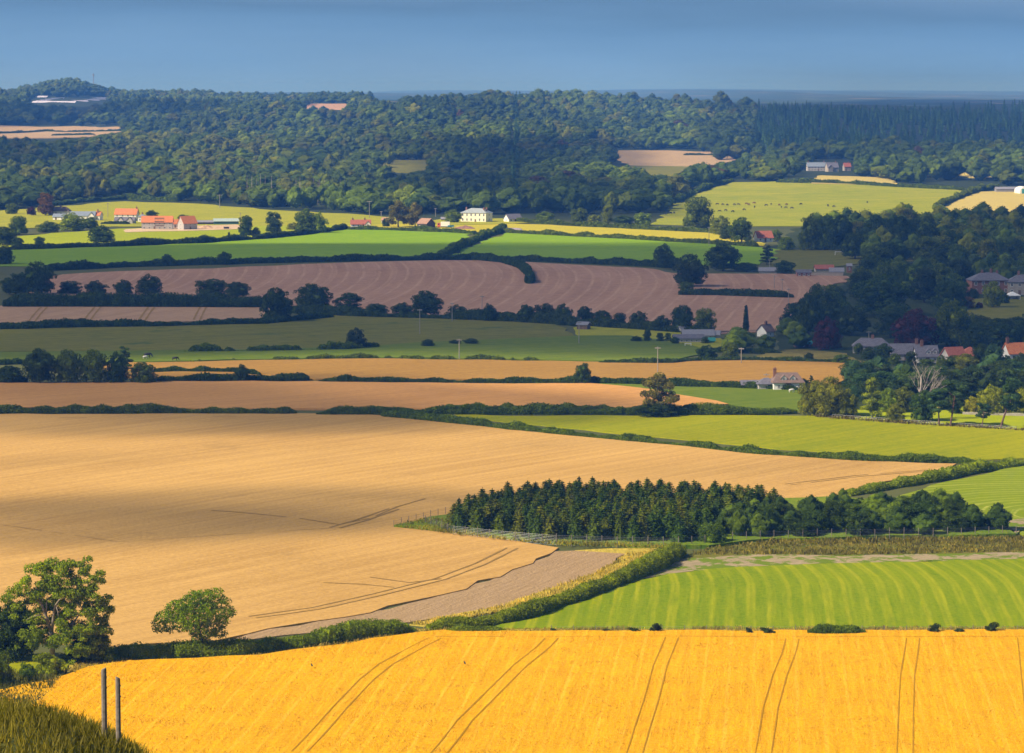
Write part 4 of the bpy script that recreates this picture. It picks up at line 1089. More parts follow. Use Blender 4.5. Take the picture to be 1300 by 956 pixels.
for px, py, h, w, tn, lb in ((1122, 460, 20, 26, 'dark', 'dark tree between the long cottage and the middle cottage'), (1104, 456, 13, 26, 'dark', 'low tree in front of the long grey roofed cottage'), (1136, 464, 13, 20, 'mid', 'small tree before the middle cottage of the row'),
                             (1156, 464, 15, 18, 'dark', 'dark tree between middle cottage and lattice dormer cottage'), (1210, 468, 14, 26, 'dark', 'low tree hiding the foot of the steep red cottage'), (1177, 465, 8, 22, 'mid', 'low garden tree before the lattice dormer cottage'), (1195, 466, 13, 16, 'mid', 'small tree left of the steep red cottage'),
                             (1226, 470, 18, 36, 'olive', 'olive tree before the red hip roofed bungalow'), (1278, 466, 13, 18, 'dark', 'dark tree left of the orange roofed house at the edge'), (1297, 468, 17, 26, 'dark', 'dark tree before the orange roofed house at the edge'),
                             (1090, 450, 12, 14, 'mid', 'small tree at the left end of the long cottage'), (1246, 462, 22, 30, 'dark', 'dark tree right of the red bungalow'), (1262, 468, 26, 30, 'blue', 'blue green tree between bungalow and orange roof'),
                             (1068, 462, 10, 24, 'mid', 'low tree at the end of the rough tan bank'), (1234, 380, 12, 20, 'shade', 'dark garden tree at the left corner of the large house'), (1275, 386, 13, 16, 'dark', 'dark tree between bright tree and marquee'),
                             (1215, 400, 10, 30, 'mid', 'low spreading tree at the lawn top'), (857, 437, 8, 14, 'dark', 'small tree at the left end of the village hall'), (895, 437, 8, 12, 'mid', 'small tree before the right end of the village hall')):
    t_(px, py, h * 1.25, w, 'round', tn, lb)
# the two near trees and their neighbours
HERO = []
t_(250, 834, 88, 98, 'round', 'hero', 'lone rounded tree leaning left in the near hedge', name='hero_round')
t_(68, 842, 130, 118, 'round', 'hero', 'large open ash with pale bare limbs at lower left', name='hero_ash')
t_(14, 838, 78, 76, 'round', 'dark', 'dark ivy covered tree at the lower left edge')
t_(118, 841, 52, 50, 'round', 'mid', 'low leafy tree under the right side of the ash')
b_ = lambda px, py, h, w, lb, tn='fresh', kind='bush': tree(px, py, h, w, kind, tn, lb, None, 'bush')
b_(60, 858, 32, 42, 'rounded bright bush under the large ash')
b_(34, 864, 24, 30, 'tangled bush left of the rounded bright bush', 'mid')
b_(2, 872, 48, 38, 'dark bush at the lower left corner', 'mid')
b_(96, 842, 18, 40, 'dark bush in the shade beneath the ash', 'dark')
for px, py, h, w, lb in ((703, 804, 7, 12, 'tiny dark bush left in the near verge'), (770, 805, 7, 14, 'low dark bush in the near verge left of two bigger ones'), (805, 805, 9, 20, 'flat dark bush beside the pointed one'),
                         (832, 805, 15, 20, 'pointed dark bush in the near verge'), (951, 807, 11, 13, 'left of a touching bush pair in the verge'), (974, 807, 11, 24, 'right of a touching bush pair in the verge'),
                         (1187, 806, 15, 18, 'round dark bush right of the clipped one'), (1218, 806, 9, 16, 'low bush between two round ones'), (1260, 805, 16, 20, 'round dark bush nearest the right edge')):
    b_(px, py, h, w, lb, 'shade')
b_(905, 692, 30, 40, 'large bush where hedge meets plantation', 'mid')
b_(565, 676, 9, 9, 'small bush at the plantation fence corner', 'olive')
b_(660, 486, 6, 14, 'bush in the hedge above the wheat band', 'dark')
b_(490, 528, 12, 12, 'rounded bush at the start of the field hedge', 'mid')
b_(1150, 640, 12, 34, 'bushes under the big hedge right of plantation', 'mid')

# ---- woods: scattered crowns
ZONES = []
KEEP = []          # pixel boxes (x0, x1, top, bottom) that nothing nearer may cover
def keep(x0, x1, y0, y1): KEEP.append((x0, x1, y0, y1))
def scatter(px_poly, sx, sy, hm, wm, kinds, tones, labels, group, cat='tree', jit=0.42, seed=1, only=None):
    rg = np.random.default_rng(seed)
    G = [atn(*p) for p in px_poly]; poly = [(p.x, p.y) for p in G]; A = np.array(poly)
    y = A[:, 1].min(); r = 0; n = 0
    while y < A[:, 1].max():
        x = A[:, 0].min() + (r % 2) * sx * 0.5
        while x < A[:, 0].max():
            X = x + rg.uniform(-jit, jit) * sx; Y = y + rg.uniform(-jit, jit) * sy
            if inside(poly, np.array([X]), np.array([Y]))[0]:
                Z = float(zf(X, Y)); px, py = project(X, Y, Z); s = F / Y
                H = rg.uniform(*hm); W = rg.uniform(*wm)
                top = py - H * s; hw = W * s * 0.42
                bad = any(px + hw > k_[0] and px - hw < k_[1] and py > k_[3] and top < k_[3] - 1 for k_ in KEEP)
                if not bad:
                    i = rg.integers(len(tones))
                    tree(float(px), float(py), 0, 0, kinds[rg.integers(len(kinds))], tones[i], labels[i] if isinstance(labels, (list, tuple)) else labels, group, cat, pos=Vector((X, Y, Z)), Hm=H, Wm=W)
                    n += 1
            x += sx
        y += sy; r += 1
    return n

for bx in ((1062, 1188, 432, 450), (1130, 1190, 442, 459), (1198, 1244, 447, 459), (1275, 1310, 436, 455), (1228, 1310, 346, 372), (1276, 1296, 368, 380), (1195, 1300, 386, 399), (1010, 1074, 337, 350),
           (985, 1085, 318, 336), (957, 982, 293, 305), (855, 912, 422, 434), (962, 1020, 472, 492), (1040, 1060, 404, 430), (1130, 1196, 392, 430), (1083, 1158, 350, 385), (1245, 1275, 355, 380), (1160, 1205, 474, 512), (1005, 1032, 436, 446), (967, 978, 412, 424), (944, 950, 386, 410)):
    keep(*bx)
wood_l = ['dark green tree in the wood above the village', 'mid green tree in the wood above the village', 'olive tinted tree in the wood above the village']
scatter([(1000, 300), (1100, 292), (1204, 293), (1420, 293), (1420, 350), (1330, 352), (1200, 345), (1085, 345), (1085, 330), (1080, 318)], 11.5, 34, (12, 17), (11, 16), ['round', 'round', 'tall'], ['dark', 'mid', 'olive'], wood_l, 'trees in the wood above the village', seed=5)
scatter([(1075, 360), (1200, 346), (1330, 352), (1420, 352), (1420, 378), (1230, 384), (1200, 400), (1262, 412), (1420, 416), (1420, 436), (1180, 432), (1060, 432), (985, 442), (1000, 420), (1040, 384)], 10.5, 26, (9.5, 14.5), (10, 14), ['round', 'round', 'tall'], ['dark', 'mid', 'shade'],
        ['dark green tree on the shaded village slope', 'mid green tree on the shaded village slope', 'deepest green tree on the village slope'], 'trees on the shaded village slope', seed=6)
scatter([(1196, 414), (1260, 416), (1420, 420), (1420, 448), (1262, 446), (1192, 440)], 8.5, 13, (5.5, 8.5), (8, 12), ['round'], ['dark', 'mid', 'shade'],
        ['dark tree on the slope between lawn and red roofs', 'mid green tree on the slope between lawn and red roofs', 'deepest green tree on the slope between lawn and red roofs'], 'trees on the slope below the lawn', seed=16)
scatter([(1070, 500), (1085, 486), (1120, 478), (1200, 474), (1420, 472), (1420, 512), (1230, 518), (1110, 516)], 7.0, 9, (5.5, 8.5), (6.5, 9.5), ['round', 'cedar', 'round', 'tall'], ['dark', 'blue', 'shade'],
        ['dark tree in the belt below the cottages', 'blue green evergreen in the belt below the cottages', 'deepest green tree in the belt below the cottages'], 'trees in the belt below the cottages', seed=7)
scatter([(905, 440), (950, 428), (1000, 424), (1030, 442), (985, 456), (930, 452)], 7.5, 14, (5, 8), (6.5, 9), ['round'], ['dark', 'mid', 'fresh'],
        ['dark tree among the village hall gardens', 'green tree among the village hall gardens', 'fresh green tree among the village hall gardens'], 'trees in the village hall gardens', seed=8)
scatter([(920, 690), (985, 686), (1100, 683), (1200, 682), (1268, 677), (1270, 668), (1200, 652), (1120, 645), (1040, 650), (1000, 656), (950, 660), (915, 664)], 4.1, 5.2, (2.8, 5.6), (3.4, 6.2), ['round', 'tall', 'round', 'tall', 'bush'], ['dark', 'mid', 'dark'],
        ['dark young broadleaf in the right half of the plantation', 'mid green young broadleaf in the right half of the plantation', 'low dark broadleaf in the right half of the plantation'], 'young broadleaf trees in the plantation', seed=9)
scatter([(572, 676), (600, 680), (660, 687), (720, 690.5), (860, 693), (898, 688), (920, 664), (1000, 655), (960, 646), (880, 642), (760, 638), (690, 640), (640, 648), (600, 658)], 2.35, 3.5, (4.7, 5.6), (4.2, 5.2), ['conifer'], [(0.048, 0.088, 0.006), (0.074, 0.112, 0.005), (0.105, 0.128, 0.006)],
        ['dark green young conifer in the fenced plantation', 'green young conifer in the fenced plantation', 'yellowish green young conifer in the fenced plantation'], 'young conifers in the fenced plantation', cat='conifer', seed=10)
# ================================================================== the two near trees, modelled one by one
def hero(kind, lob, base, s, nleaf, size, trunks, bark, seed):
    rg = np.random.default_rng(seed); L = []
    for (x, y, r, dep) in lob:
        L.append((((x - base[0]) / s, dep, (base[1] - y) / s), (r / s, r / s * 1.05, r / s * 0.82)))
    V, Q, T = clump_geo(L, 360, 0.45, 0.9, nleaf, size, seed, 0, -0.15, (0.3, 1.3))
    cm = mk(kind + '_crown', V, Q, T, [M['leaf']])
    b = MB()
    for pts, r0, r1 in trunks:
        P = [((x - base[0]) / s, d, (base[1] - y) / s) for x, y, d in pts]
        b.tube(P, np.linspace(r0, r1, len(P)), 8)
    TPL[kind] = [dict(crown=cm, trunk=b.mesh(kind + '_trunk', M[bark], True), H=1, W=1)]
    NAMES[kind] = 'ash_tree' if 'ash' in kind else 'broadleaf_tree'
ash_l = [(33, 752, 17, -.6), (50, 733, 18, .5), (72, 728, 18, .3), (92, 727, 17, -.4), (112, 732, 18, .2), (122, 752, 16, -.3), (127, 775, 14, .4), (122, 795, 15, -.2), (104, 762, 20, .8), (100, 788, 22, -.9), (104, 812, 20, -.5), (122, 818, 14, .3),
         (84, 815, 16, -1.3), (26, 775, 14, .6), (40, 775, 13, 1.6), (62, 758, 15, 2.1), (84, 765, 16, 1.6), (46, 800, 13, -.8), (34, 790, 13, .6), (78, 745, 14, -.9), (60, 745, 12, 1.0), (18, 756, 9, 0), (112, 715, 8, .3), (58, 722, 9, -.3), (88, 838, 14, -.4)]
ash_l = [(x, y, r * 1.12, d) for x, y, r, d in ash_l] + [(30, 815, 14, -.2), (100, 832, 16, -.6), (125, 832, 14, 0), (52, 788, 9, -1.6), (66, 775, 15, 2.6), (55, 795, 14, 2.8), (80, 795, 15, 2.4), (44, 812, 13, 1.2), (60, 815, 11, 2.4), (95, 745, 15, -.8), (115, 780, 15, -.6)]
hero('hero_ash', ash_l, (68, 842), 9.1, 44000, 0.26, [([(66, 846, 0), (67, 815, 0), (65, 800, 0)], .42, .33), ([(65, 800, 0), (60, 780, -.3), (54, 762, -.8), (46, 756, -1.0), (36, 748, -.9)], .27, .05), ([(66, 802, 0), (69, 782, -.4), (72, 766, -.9), (78, 757, -1.2), (92, 753, -1.0)], .25, .05),
      ([(60, 780, -.3), (61, 765, -.7), (62, 748, -.6)], .14, .04), ([(62, 786, -.3), (52, 777, -1.1), (42, 779, -1.5), (36, 783, -1.4)], .12, .03), ([(73, 764, -.9), (76, 772, -1.4), (77, 780, -1.5)], .09, .03), ([(54, 762, -.8), (50, 748, -.8), (48, 742, -.5)], .09, .03),
      ([(67, 815, 0), (85, 800, .6), (100, 780, .5), (112, 760, .3)], .22, .05)], 'pale_bark', 301)
rnd_l = [(213, 789, 15, 0), (226, 777, 15, .4), (240, 769, 15, -.4), (256, 762, 14, .3), (272, 757, 11, 0), (284, 763, 8, -.2), (262, 780, 19, -.6), (280, 784, 13, .3), (243, 789, 17, -.7), (258, 799, 15, -.4), (275, 801, 11, .2), (205, 797, 8, .1), (226, 795, 12, .5), (288, 778, 8, -.2), (252, 775, 17, 1.2), (256, 815, 9, -.3), (246, 758, 7, .1)]
hero('hero_round', [(250 + (x - 250) * .95, y, r * .9, d) for x, y, r, d in rnd_l], (250, 834), 8.9, 21000, 0.27, [([(257, 838, 0), (257, 815, 0), (252, 795, 0)], .3, .22), ([(252, 795, 0), (232, 785, .2), (215, 788, 0)], .15, .04), ([(253, 797, 0), (266, 775, 0), (274, 760, 0)], .16, .04), ([(252, 796, 0), (248, 778, 0), (250, 765, 0)], .14, .03)], 'bark', 302)
for q in REQ:
    if q['name'] in ('hero_ash', 'hero_round'):
        q['kind'] = q['name']; q['name'] = None; q['rot'] = 0.0; q['H'] = q['W'] = 1.0

# ================================================================== choose which trees stand as objects
FAR_EXTRA = []
broad = [q for q in REQ if q['cat'] == 'tree']
others = [q for q in REQ if q['cat'] != 'tree']
broad.sort(key=lambda q: -(1e6 if q['explicit'] else 0.0 if q['px'] > 1325 else q['hpx'] * q['W'] / q['H']))
for q in broad[:300]: place_tree(q)
FAR_EXTRA = broad[300:]
others.sort(key=lambda q: -q['hpx'])
nc = 0
for q in others:
    if q['cat'] == 'conifer':
        nc += 1
        if nc > 300: continue
    place_tree(q)
print('TREES', len(broad), 'conifers', nc)

# ================================================================== far woods: one mass
CLEAR = [[(776, 208), (784, 191.5), (850, 191.5), (948, 195), (940, 199), (905, 205), (870, 207), (862, 221), (828, 221), (815, 211), (800, 209)],
         [(496, 218), (494, 206), (552, 206), (545, 211), (526, 219)], [(568, 211), (570, 207), (590, 207), (590, 211)],
         [(1040, 236), (1046, 225), (1130, 228), (1130, 238)], [(1178, 224), (1182, 216.5), (1275, 217.5), (1265, 225)],
         [(-20, 171), (-20, 158.5), (0, 159), (110, 160), (185, 161), (150, 167), (112, 174), (50, 176)],
         [(388, 138), (392, 132), (441, 132), (438, 139)], [(36, 132), (44, 123.5), (146, 123.5), (128, 132)],
         [(1020, 217), (1022, 203), (1085, 203), (1085, 217)], [(495, 132.5), (497, 131.5), (508, 131.5), (508, 132.5)]]
BX = [-300, 0, 60, 160, 225, 330, 460, 500, 570, 640, 700, 800, 830, 845, 870, 930, 1100, 1225, 1240, 1300, 1600]
BR = [270, 267, 259, 252, 255, 264, 272, 277, 274, 275, 280, 284, 281, 263, 245, 230, 230, 237, 241, 237, 237]
def far_wood():
    rg = np.random.default_rng(77)
    VS, QS, TS, CS = [], [], [], []; off = 0; cnt = 0
    CV, CQ, CT, CC = [], [], [], []; coff = 0
    dark, mid, oli, blu, pal = (np.array(TONE[k_]) for k_ in ('dark', 'mid', 'olive', 'blue', 'bright'))
    oli = np.array([0.125, 0.142, 0.012]); pal = pal * .85
    stand = lambda X, Y, s_, k_: float(pn(np.array([[X / s_, Y / (2.2 * s_), 0]]), 1.0, k_)[0])
    def put(X, Y, Z, H, W, tone, con):
        nonlocal off, coff
        V, Q, T = (FARC[rg.integers(3)] if con else FARL[rg.integers(6)])
        a = rg.uniform(0, 6.28); c, s = math.cos(a), math.sin(a)
        k_ = np.array([W / (5.0 if con else 10.0), W / (5.0 if con else 10.0), H / (12.0 if con else 10.0)])
        P = V * k_; P = np.stack([P[:, 0] * c - P[:, 1] * s + X, P[:, 0] * s + P[:, 1] * c + Y, P[:, 2] + Z], 1)
        if con:
            CV.append(P); CQ.append(Q + coff); CT.append(T + coff); CC.append(np.tile(tone, (len(P), 1))); coff += len(P)
        else:
            VS.append(P); QS.append(Q + off); TS.append(T + off); CS.append(np.tile(tone, (len(P), 1))); off += len(P)
    Y = 2020.0
    while Y < 6700:
        far = Y > 4700
        sy = 36 + (Y - 2000) * 0.010; sx = 11.8 + (Y - 2000) * 0.0012
        if far: sy, sx = 60, 13
        X = -0.24 * Y
        while X < 0.24 * Y:
            x = X + rg.uniform(-.45, .45) * sx; y = Y + rg.uniform(-.45, .45) * sy
            X += sx
            z = float(zf(x, y)); px, py = project(x, y, z)
            if py > np.interp(px, BX, BR) or px < -260 or px > 1560: continue
            if far and not (px < 470 or 560 < px < 720 and y < 5300): continue
            con = (960 < px < 1600 and 3150 < y < 4700) or (650 < px < 660)
            s = F / y
            H = rg.uniform(11, 19) if not con else rg.uniform(15, 21)
            if far: H = rg.uniform(11, 18)
            if not con and y > 4050: H *= rg.uniform(.75, 1.3)
            W = (rg.uniform(9, 17) if rg.random() < .55 else rg.uniform(17, 27)) if not con else rg.uniform(6, 8.5)
            if not con:
                q = stand(x, y, 70.0, 5); H *= 1 + .30 * q; W *= 1 + .25 * q + .35 * (rg.random() < .12)
            if con and rg.random() < 0.07: H *= 1.15
            top = py - H * s * 0.92
            bad = False
            for c in CLEAR:
                for qx, qy in ((px, py), (px, (py + top) / 2), (px, top), (px - W * s * .35, top * .6 + py * .4), (px + W * s * .35, top * .6 + py * .4)):
                    if inside(c, np.array([qx]), np.array([qy]))[0]: bad = True; break
                if bad: break
            if bad: continue
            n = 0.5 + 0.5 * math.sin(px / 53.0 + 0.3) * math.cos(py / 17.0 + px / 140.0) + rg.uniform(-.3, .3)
            sun = math.exp(-((px - 250) / 190) ** 2 - ((py - 215) / 45) ** 2)  # sunlit patch of the left woods painted into the crown tones
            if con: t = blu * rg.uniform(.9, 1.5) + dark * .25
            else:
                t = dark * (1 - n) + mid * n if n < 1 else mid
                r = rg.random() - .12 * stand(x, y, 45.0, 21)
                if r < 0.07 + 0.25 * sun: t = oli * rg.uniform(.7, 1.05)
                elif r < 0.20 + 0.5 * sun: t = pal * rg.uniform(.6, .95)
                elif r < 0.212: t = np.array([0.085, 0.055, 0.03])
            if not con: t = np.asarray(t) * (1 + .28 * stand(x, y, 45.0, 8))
            t = np.asarray(t) * rg.uniform(.85, 1.15)
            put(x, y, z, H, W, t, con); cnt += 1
        Y += sy
    # skyline crowns that stand above the ridge
    for px, h in ((285, 3), (398, 3), (412, 2), (452, 3), (475, 5), (480, 5), (585, 5), (660, 5), (675, 6), (690, 5), (755, 6), (765, 5), (790, 3), (805, 6), (885, 5), (900, 5), (992, 5), (1010, 4), (1035, 8), (1042, 5), (1080, 9), (1076, 6), (1056, 3), (1150, 3), (1225, 3), (1240, 2)):
        y = 4420 + rg.uniform(-60, 60); x = (px - CX) / F * y; z = float(zf(x, y))
        put(x, y, z, 12 + h, rg.uniform(12, 17), blu * .6 + dark * .4, False)
    for q in FAR_EXTRA:
        t = TONE[q['tone']] if isinstance(q['tone'], str) else q['tone']
        put(q['p'].x, q['p'].y, q['p'].z, q['H'], q['W'], np.array(t) * rg.uniform(.85, 1.15), False)
    for nm, a, b, c, d, lb in (('broadleaf_wood', VS, QS, TS, CS, 'mass of mixed broadleaf woods covering the far slopes'), ('conifer_wood', CV, CQ, CT, CC, 'blue green conifer forest on the far right ridge')):
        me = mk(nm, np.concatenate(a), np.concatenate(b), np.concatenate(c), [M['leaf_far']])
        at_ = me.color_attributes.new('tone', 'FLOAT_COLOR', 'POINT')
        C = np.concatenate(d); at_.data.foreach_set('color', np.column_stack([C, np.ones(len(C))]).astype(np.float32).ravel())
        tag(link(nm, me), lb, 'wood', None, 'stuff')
    print('FAR', cnt, len(me.polygons))
far_wood()

# bare larch stems along the wood front
for i, (px, py, h) in enumerate(((314, 246, 24), (320, 247, 24), (326, 246, 20), (331, 243, 22), (337, 243, 22), (345, 243, 20), (376, 243, 18), (381, 240, 16), (404, 250, 22), (406, 258, 30), (398, 242, 16), (412, 246, 18), (432, 245, 18), (437, 243, 15))):
    p = atn(px, 262); d = ray(px, py); y = p.y + 25 + 9 * (i % 4); x = (px - CX) / F * y
    z = float(zf(x, y)); b = MB(); top = HC + slope(py - h) * y - z
    b.tube([(0, 0, -.3), (.1, 0, top * .6), (.15, .1, top)], [.26, .2, .08], 6)
    for k_ in range(3): b.tube([(.1, 0, top * (.55 + .13 * k_)), (1.3 * math.cos(k_ * 2.2), 1.3 * math.sin(k_ * 2.2), top * (.62 + .13 * k_))], [.09, .03], 4)
    o = b.build('bare_tree', M['dead_wood'] if i % 2 else M['pale_bark'], None, loc=(x, y, z))
    tag(o, 'thin bare larch stem at the front of the left woods', 'bare tree', 'bare stems along the left wood front')

# the dead tree among the park trees
def dead_tree(px, py, hpx):
    p = atn(px, py); H = hpx / pxm(p); rg = random.Random(5); r = empty('dead_tree', p)
    tag(r, 'bare bleached dead tree with forked branches in the park group', 'dead tree')
    tb, bb = MB(), MB()
    tb.tube([(0, 0, -.2), (-.3, 0, H * .3), (-.9, 0, H * .55), (-.6, 0, H * .75), (-.4, 0, H * .95)], [.42, .34, .26, .16, .05], 8)
    def grow(s, d, l, r_, dep):
        e = s + d * l
        m = s.lerp(e, .5) + Vector((rg.uniform(-.1, .1), rg.uniform(-.1, .1), 0)) * l
        bb.tube([s, m, e], [r_, r_ * .75, r_ * .45], 5)
        if dep:
            for _ in range(3):
                nd = (d + Vector((rg.uniform(-.7, .7), rg.uniform(-.6, .6), rg.uniform(-.1, .5)))).normalized(); grow(m.lerp(e, rg.uniform(.2, 1)), nd, l * rg.uniform(.5, .75), r_ * .5, dep - 1)
    for sx, f in ((-.35, .35), (.5, .3), (.9, .38), (1.2, .42), (-.1, .6), (.3, .5), (1.5, .45), (.8, .55)):
        grow(Vector((-.5 * f, 0, H * f)), Vector((sx, rg.uniform(-.4, .4), 1.1)).normalized(), H * .33, .17, 3)
    tb.build('trunk', M['dead_wood'], r, True); bb.build('branches', M['dead_wood'], r, True)
dead_tree(1172, 534, 62)

# ================================================================== houses
def win_mesh(w, h, bars=1, key={}):
    k_ = (round(w, 2), round(h, 2), bars)
    if k_ not in key:
        b = MB(); t = min(.11, w * .12)
        b.box(-w/2, w/2, -.06, .02, 0, t, 0); b.box(-w/2, w/2, -.06, .02, h - t, h, 0)
        b.box(-w/2, -w/2 + t, -.06, .02, t, h - t, 0); b.box(w/2 - t, w/2, -.06, .02, t, h - t, 0)
        if bars: b.box(-.04, .04, -.055, .02, t, h - t, 0)
        b.box(-w/2 + t, -.04 if bars else w/2 - t, -.03, .015, t, h - t, 1)
        if bars: b.box(.04, w/2 - t, -.03, .015, t, h - t, 1)
        key[k_] = b.mesh('window', [M['frame'], M['glass']])
    return key[k_]

def house(name, label, cat, px, py, W, D, wh, rh, rot=0, wall='white', roof='slate', hip=0.0, win=(3, 1), ww=(.9, 1.1), chim=(), door=None, endwin=None, dormers=(), gable=None, group=None, over=.35, chm='brick'):
    p = atn(px, py); r = empty(name, p - Vector((0, 0, .15)), R(rot))
    tag(r, label, cat, group)
    wb = MB()
    if hip: wb.box(-W/2, W/2, -D/2, D/2, -.5, wh)
    else: wb.prismx([(-D/2, -.5), (D/2, -.5), (D/2, wh), (0, wh + rh * .97), (-D/2, wh)], -W/2, W/2)
    wb.build('wall', M[wall], r)
    rb = MB(); o = over; a = W/2 + o; d = D/2 + o; zl = wh - o * rh / (D/2) if not hip else wh
    if hip:
        e = W/2 - D/2 * hip; z0 = wh + .01
        rb.add([(-a,-d,z0),(a,-d,z0),(a,d,z0),(-a,d,z0),(-a,-d,z0+.14),(a,-d,z0+.14),(a,d,z0+.14),(-a,d,z0+.14),(-e,0,wh+rh),(e,0,wh+rh)],
               [(0,3,2,1),(0,1,5,4),(1,2,6,5),(2,3,7,6),(3,0,4,7),(4,5,9,8),(5,6,9),(6,7,8,9),(7,4,8)])
    else:
        rb.prismx([(-d, zl), (0, wh + rh), (d, zl), (d, zl + .18), (0, wh + rh + .2), (-d, zl + .18)][::-1], -a, a)
    rf = rb.build('roof', M[roof], r)
    for (cx, cy, ch) in chim:
        zc = wh + rh * (1 - abs(cy) / (D/2)) if not hip else wh + rh * .75
        cb = MB(); cb.box(cx - .42, cx + .42, cy - .32, cy + .32, zc - .8, zc + ch); cb.box(cx - .48, cx + .48, cy - .38, cy + .38, zc + ch, zc + ch + .14)
        for q in (-.2, .2): cb.tube([(cx + q, cy, zc + ch + .14), (cx + q, cy, zc + ch + .5)], [.12, .1], 6)
        cb.build('chimney', M[chm], rf)
    n, fl = win
    fh = wh / max(fl, 1)
    for f in range(fl):
        for i in range(n):
            x = -W/2 + W * (i + .5) / n
            if door is not None and f == 0 and i == door:
                db = MB(); db.box(-.5, .5, -.07, .02, 0, 2.0); db.build('door', M['brown_board'], r, loc=(x, -D/2 - .03, .15)); continue
            link('window', win_mesh(*ww), r, (x, -D/2 - .01, f * fh + fh * .36 if wh > 2 else .6))
    if endwin:
        for sd in endwin:
            sg = 1 if sd == 'R' else -1
            for f in range(fl): link('window', win_mesh(*ww), r, (sg * (W/2 + .01), 0, f * fh + fh * .36), (0, 0, sg * R(90)))
    for x in dormers:
        db = MB(); y0 = -D/2 * .78; z0 = wh + rh * .16
        db.prismx([(-.7, 0), (.7, 0), (.7, .9), (0, 1.6), (-.7, .9)], -1.5, .12)
        dm = db.build('dormer', M['frame'], r, loc=(x, y0, z0), rot=(0, 0, R(-90)))
        link('window', win_mesh(.8, .8), dm, (.135, 0, .15), (0, 0, R(90)))
        sb = MB(); sb.prismx([(-.95, .62), (0, 1.62), (.95, .62), (.95, .76), (0, 1.76), (-.95, .76)][::-1], -1.5, .3); sb.build('dormer_roof', M[roof], dm)
    if gable:
        for (x, gw, gp) in gable:         # forward gabled wings
            gb = MB(); gh = wh * .95
            gb.prismx([(-gw/2, -.5), (gw/2, -.5), (gw/2, gh), (0, gh + gw * .55), (-gw/2, gh)], 0, gp + D * .4)
            wg = gb.build('wing', M[wall], r, loc=(x, 0, 0), rot=(0, 0, R(-90))); wg.location = (x, -D * .1, 0)
            sb = MB(); q = gw/2 + .3; sb.prismx([(-q, gh - .25), (0, gh + gw * .56), (q, gh - .25), (q, gh - .08), (0, gh + gw * .56 + .18), (-q, gh - .08)][::-1], -.2, gp + D * .4 + .25); sb.build('wing_roof', M[roof], wg)
            link('window', win_mesh(1.0, 1.1), wg, (gp + D * .4 + .01, 0, gh * .4), (0, 0, R(90)))
    return r

Hs = house
Hs('country_house', 'cream country house with hipped slate roof facing the lawn', 'house', 605, 282, 16.5, 9.5, 5.7, 2.8, -24, 'cream', 'pale_slate', 1.0, (6, 2), (1.0, 1.6), [(-6.6, 0, 1.0), (6.6, 0, 1.0), (5.5, -1.5, .9)], 3, 'R')
Hs('bungalow', 'small white gabled bungalow right of the country house', 'house', 651, 282, 9.0, 6.2, 2.3, 2.6, 30, 'white', 'slate', 0, (3, 1), (1.2, 1.0), [], 1, 'L')
Hs('barn', 'brown weathered barn with rusty roof beside the willow', 'barn', 541, 289.5, 7.5, 7.0, 2.9, 2.7, -42, 'dark_board', 'rust_sheet', 0, (2, 1), (.8, .8), [], None, None)
Hs('cottage', 'low terracotta roofed cottage left of the willow', 'house', 458, 288, 11.5, 5.0, 1.9, 2.3, 4, 'white', 'red_tile', 0, (4, 1), (.8, .9), [(-4.6, 0, .9), (2.4, 0, .9)], 2, None, (), [(4.0, 3.2, .8)])
Hs('farmhouse', 'purple brown roofed farmhouse at the far left hamlet', 'house', 76, 273.5, 13, 7, 2.8, 3.0, -6, 'white', 'brown_tile', .7, (4, 1), (1, 1.1), [(-4, 0, 1.0), (.6, 0, 1.0)], 1)
Hs('outbuilding', 'white lean-to with blue slate roof below the farmhouse', 'house', 76, 279.5, 7.5, 4.5, 2.3, 1.6, -8, 'white', 'blue_slate', 0, (2, 1), (.9, 1), [], 0)
Hs('farmhouse', 'long blue slate farmhouse with a dark cross gable', 'house', 106, 280, 15, 6, 3.2, 2.4, -4, 'white', 'blue_slate', 0, (5, 1), (1, 1.3), [], 2, None, (), [(5.4, 3.6, .6)])
Hs('cottage', 'narrow white cottage with tall orange chimney beside the blue slate farmhouse', 'house', 125, 280, 3.6, 6.5, 3.4, 2.2, -10, 'white', 'orange_tile', 0, (1, 1), (.9, 1.1), [(0, -1.0, 1.8)], None, 'R')
Hs('house', 'bright orange roofed house with two slate gabled front wings', 'house', 161, 280.5, 13.5, 7, 4.3, 3.2, -8, 'white', 'orange_tile', 0, (4, 2), (.9, 1.1), [(6.2, 0, 1.0)], 0, 'R')
Hs('garden_wing', 'pale slate front wing with twin gables below the orange roof', 'house', 159, 284, 12.0, 4.5, 2.2, 1.8, -8, 'grey_wall', 'slate', 0, (3, 1), (.9, 1.0), [], None, None, (), [(-2.2, 3.6, .7), (3.4, 3.6, .7)])
Hs('cottage', 'small white slate cottage right of the orange roofed house', 'house', 181, 282, 4.6, 5, 3.4, 1.6, -5, 'white', 'blue_slate', .8, (2, 1), (.8, 1.1), [(0, 0, 1.2)], None)
Hs('long_house', 'long orange roofed house half covered by brown scaffold', 'house', 200, 291.5, 17.5, 7, 4.6, 3.2, 2, 'grey_wall', 'orange_tile', 0, (6, 2), (1, 1.1), [], 2)
Hs('cottage', 'tiny orange roofed cottage between long house and gabled house', 'house', 224.5, 290, 5.4, 5, 3.0, 2.2, 15, 'white', 'orange_tile', 0, (2, 1), (.8, 1), [], 0)
Hs('gabled_house', 'grey gable ended house with steep red orange roof', 'house', 238, 292, 9.0, 6.4, 4.2, 3.8, 38, 'grey_wall', 'orange_tile', 0, (3, 2), (.9, 1.0), [], 1, 'L')
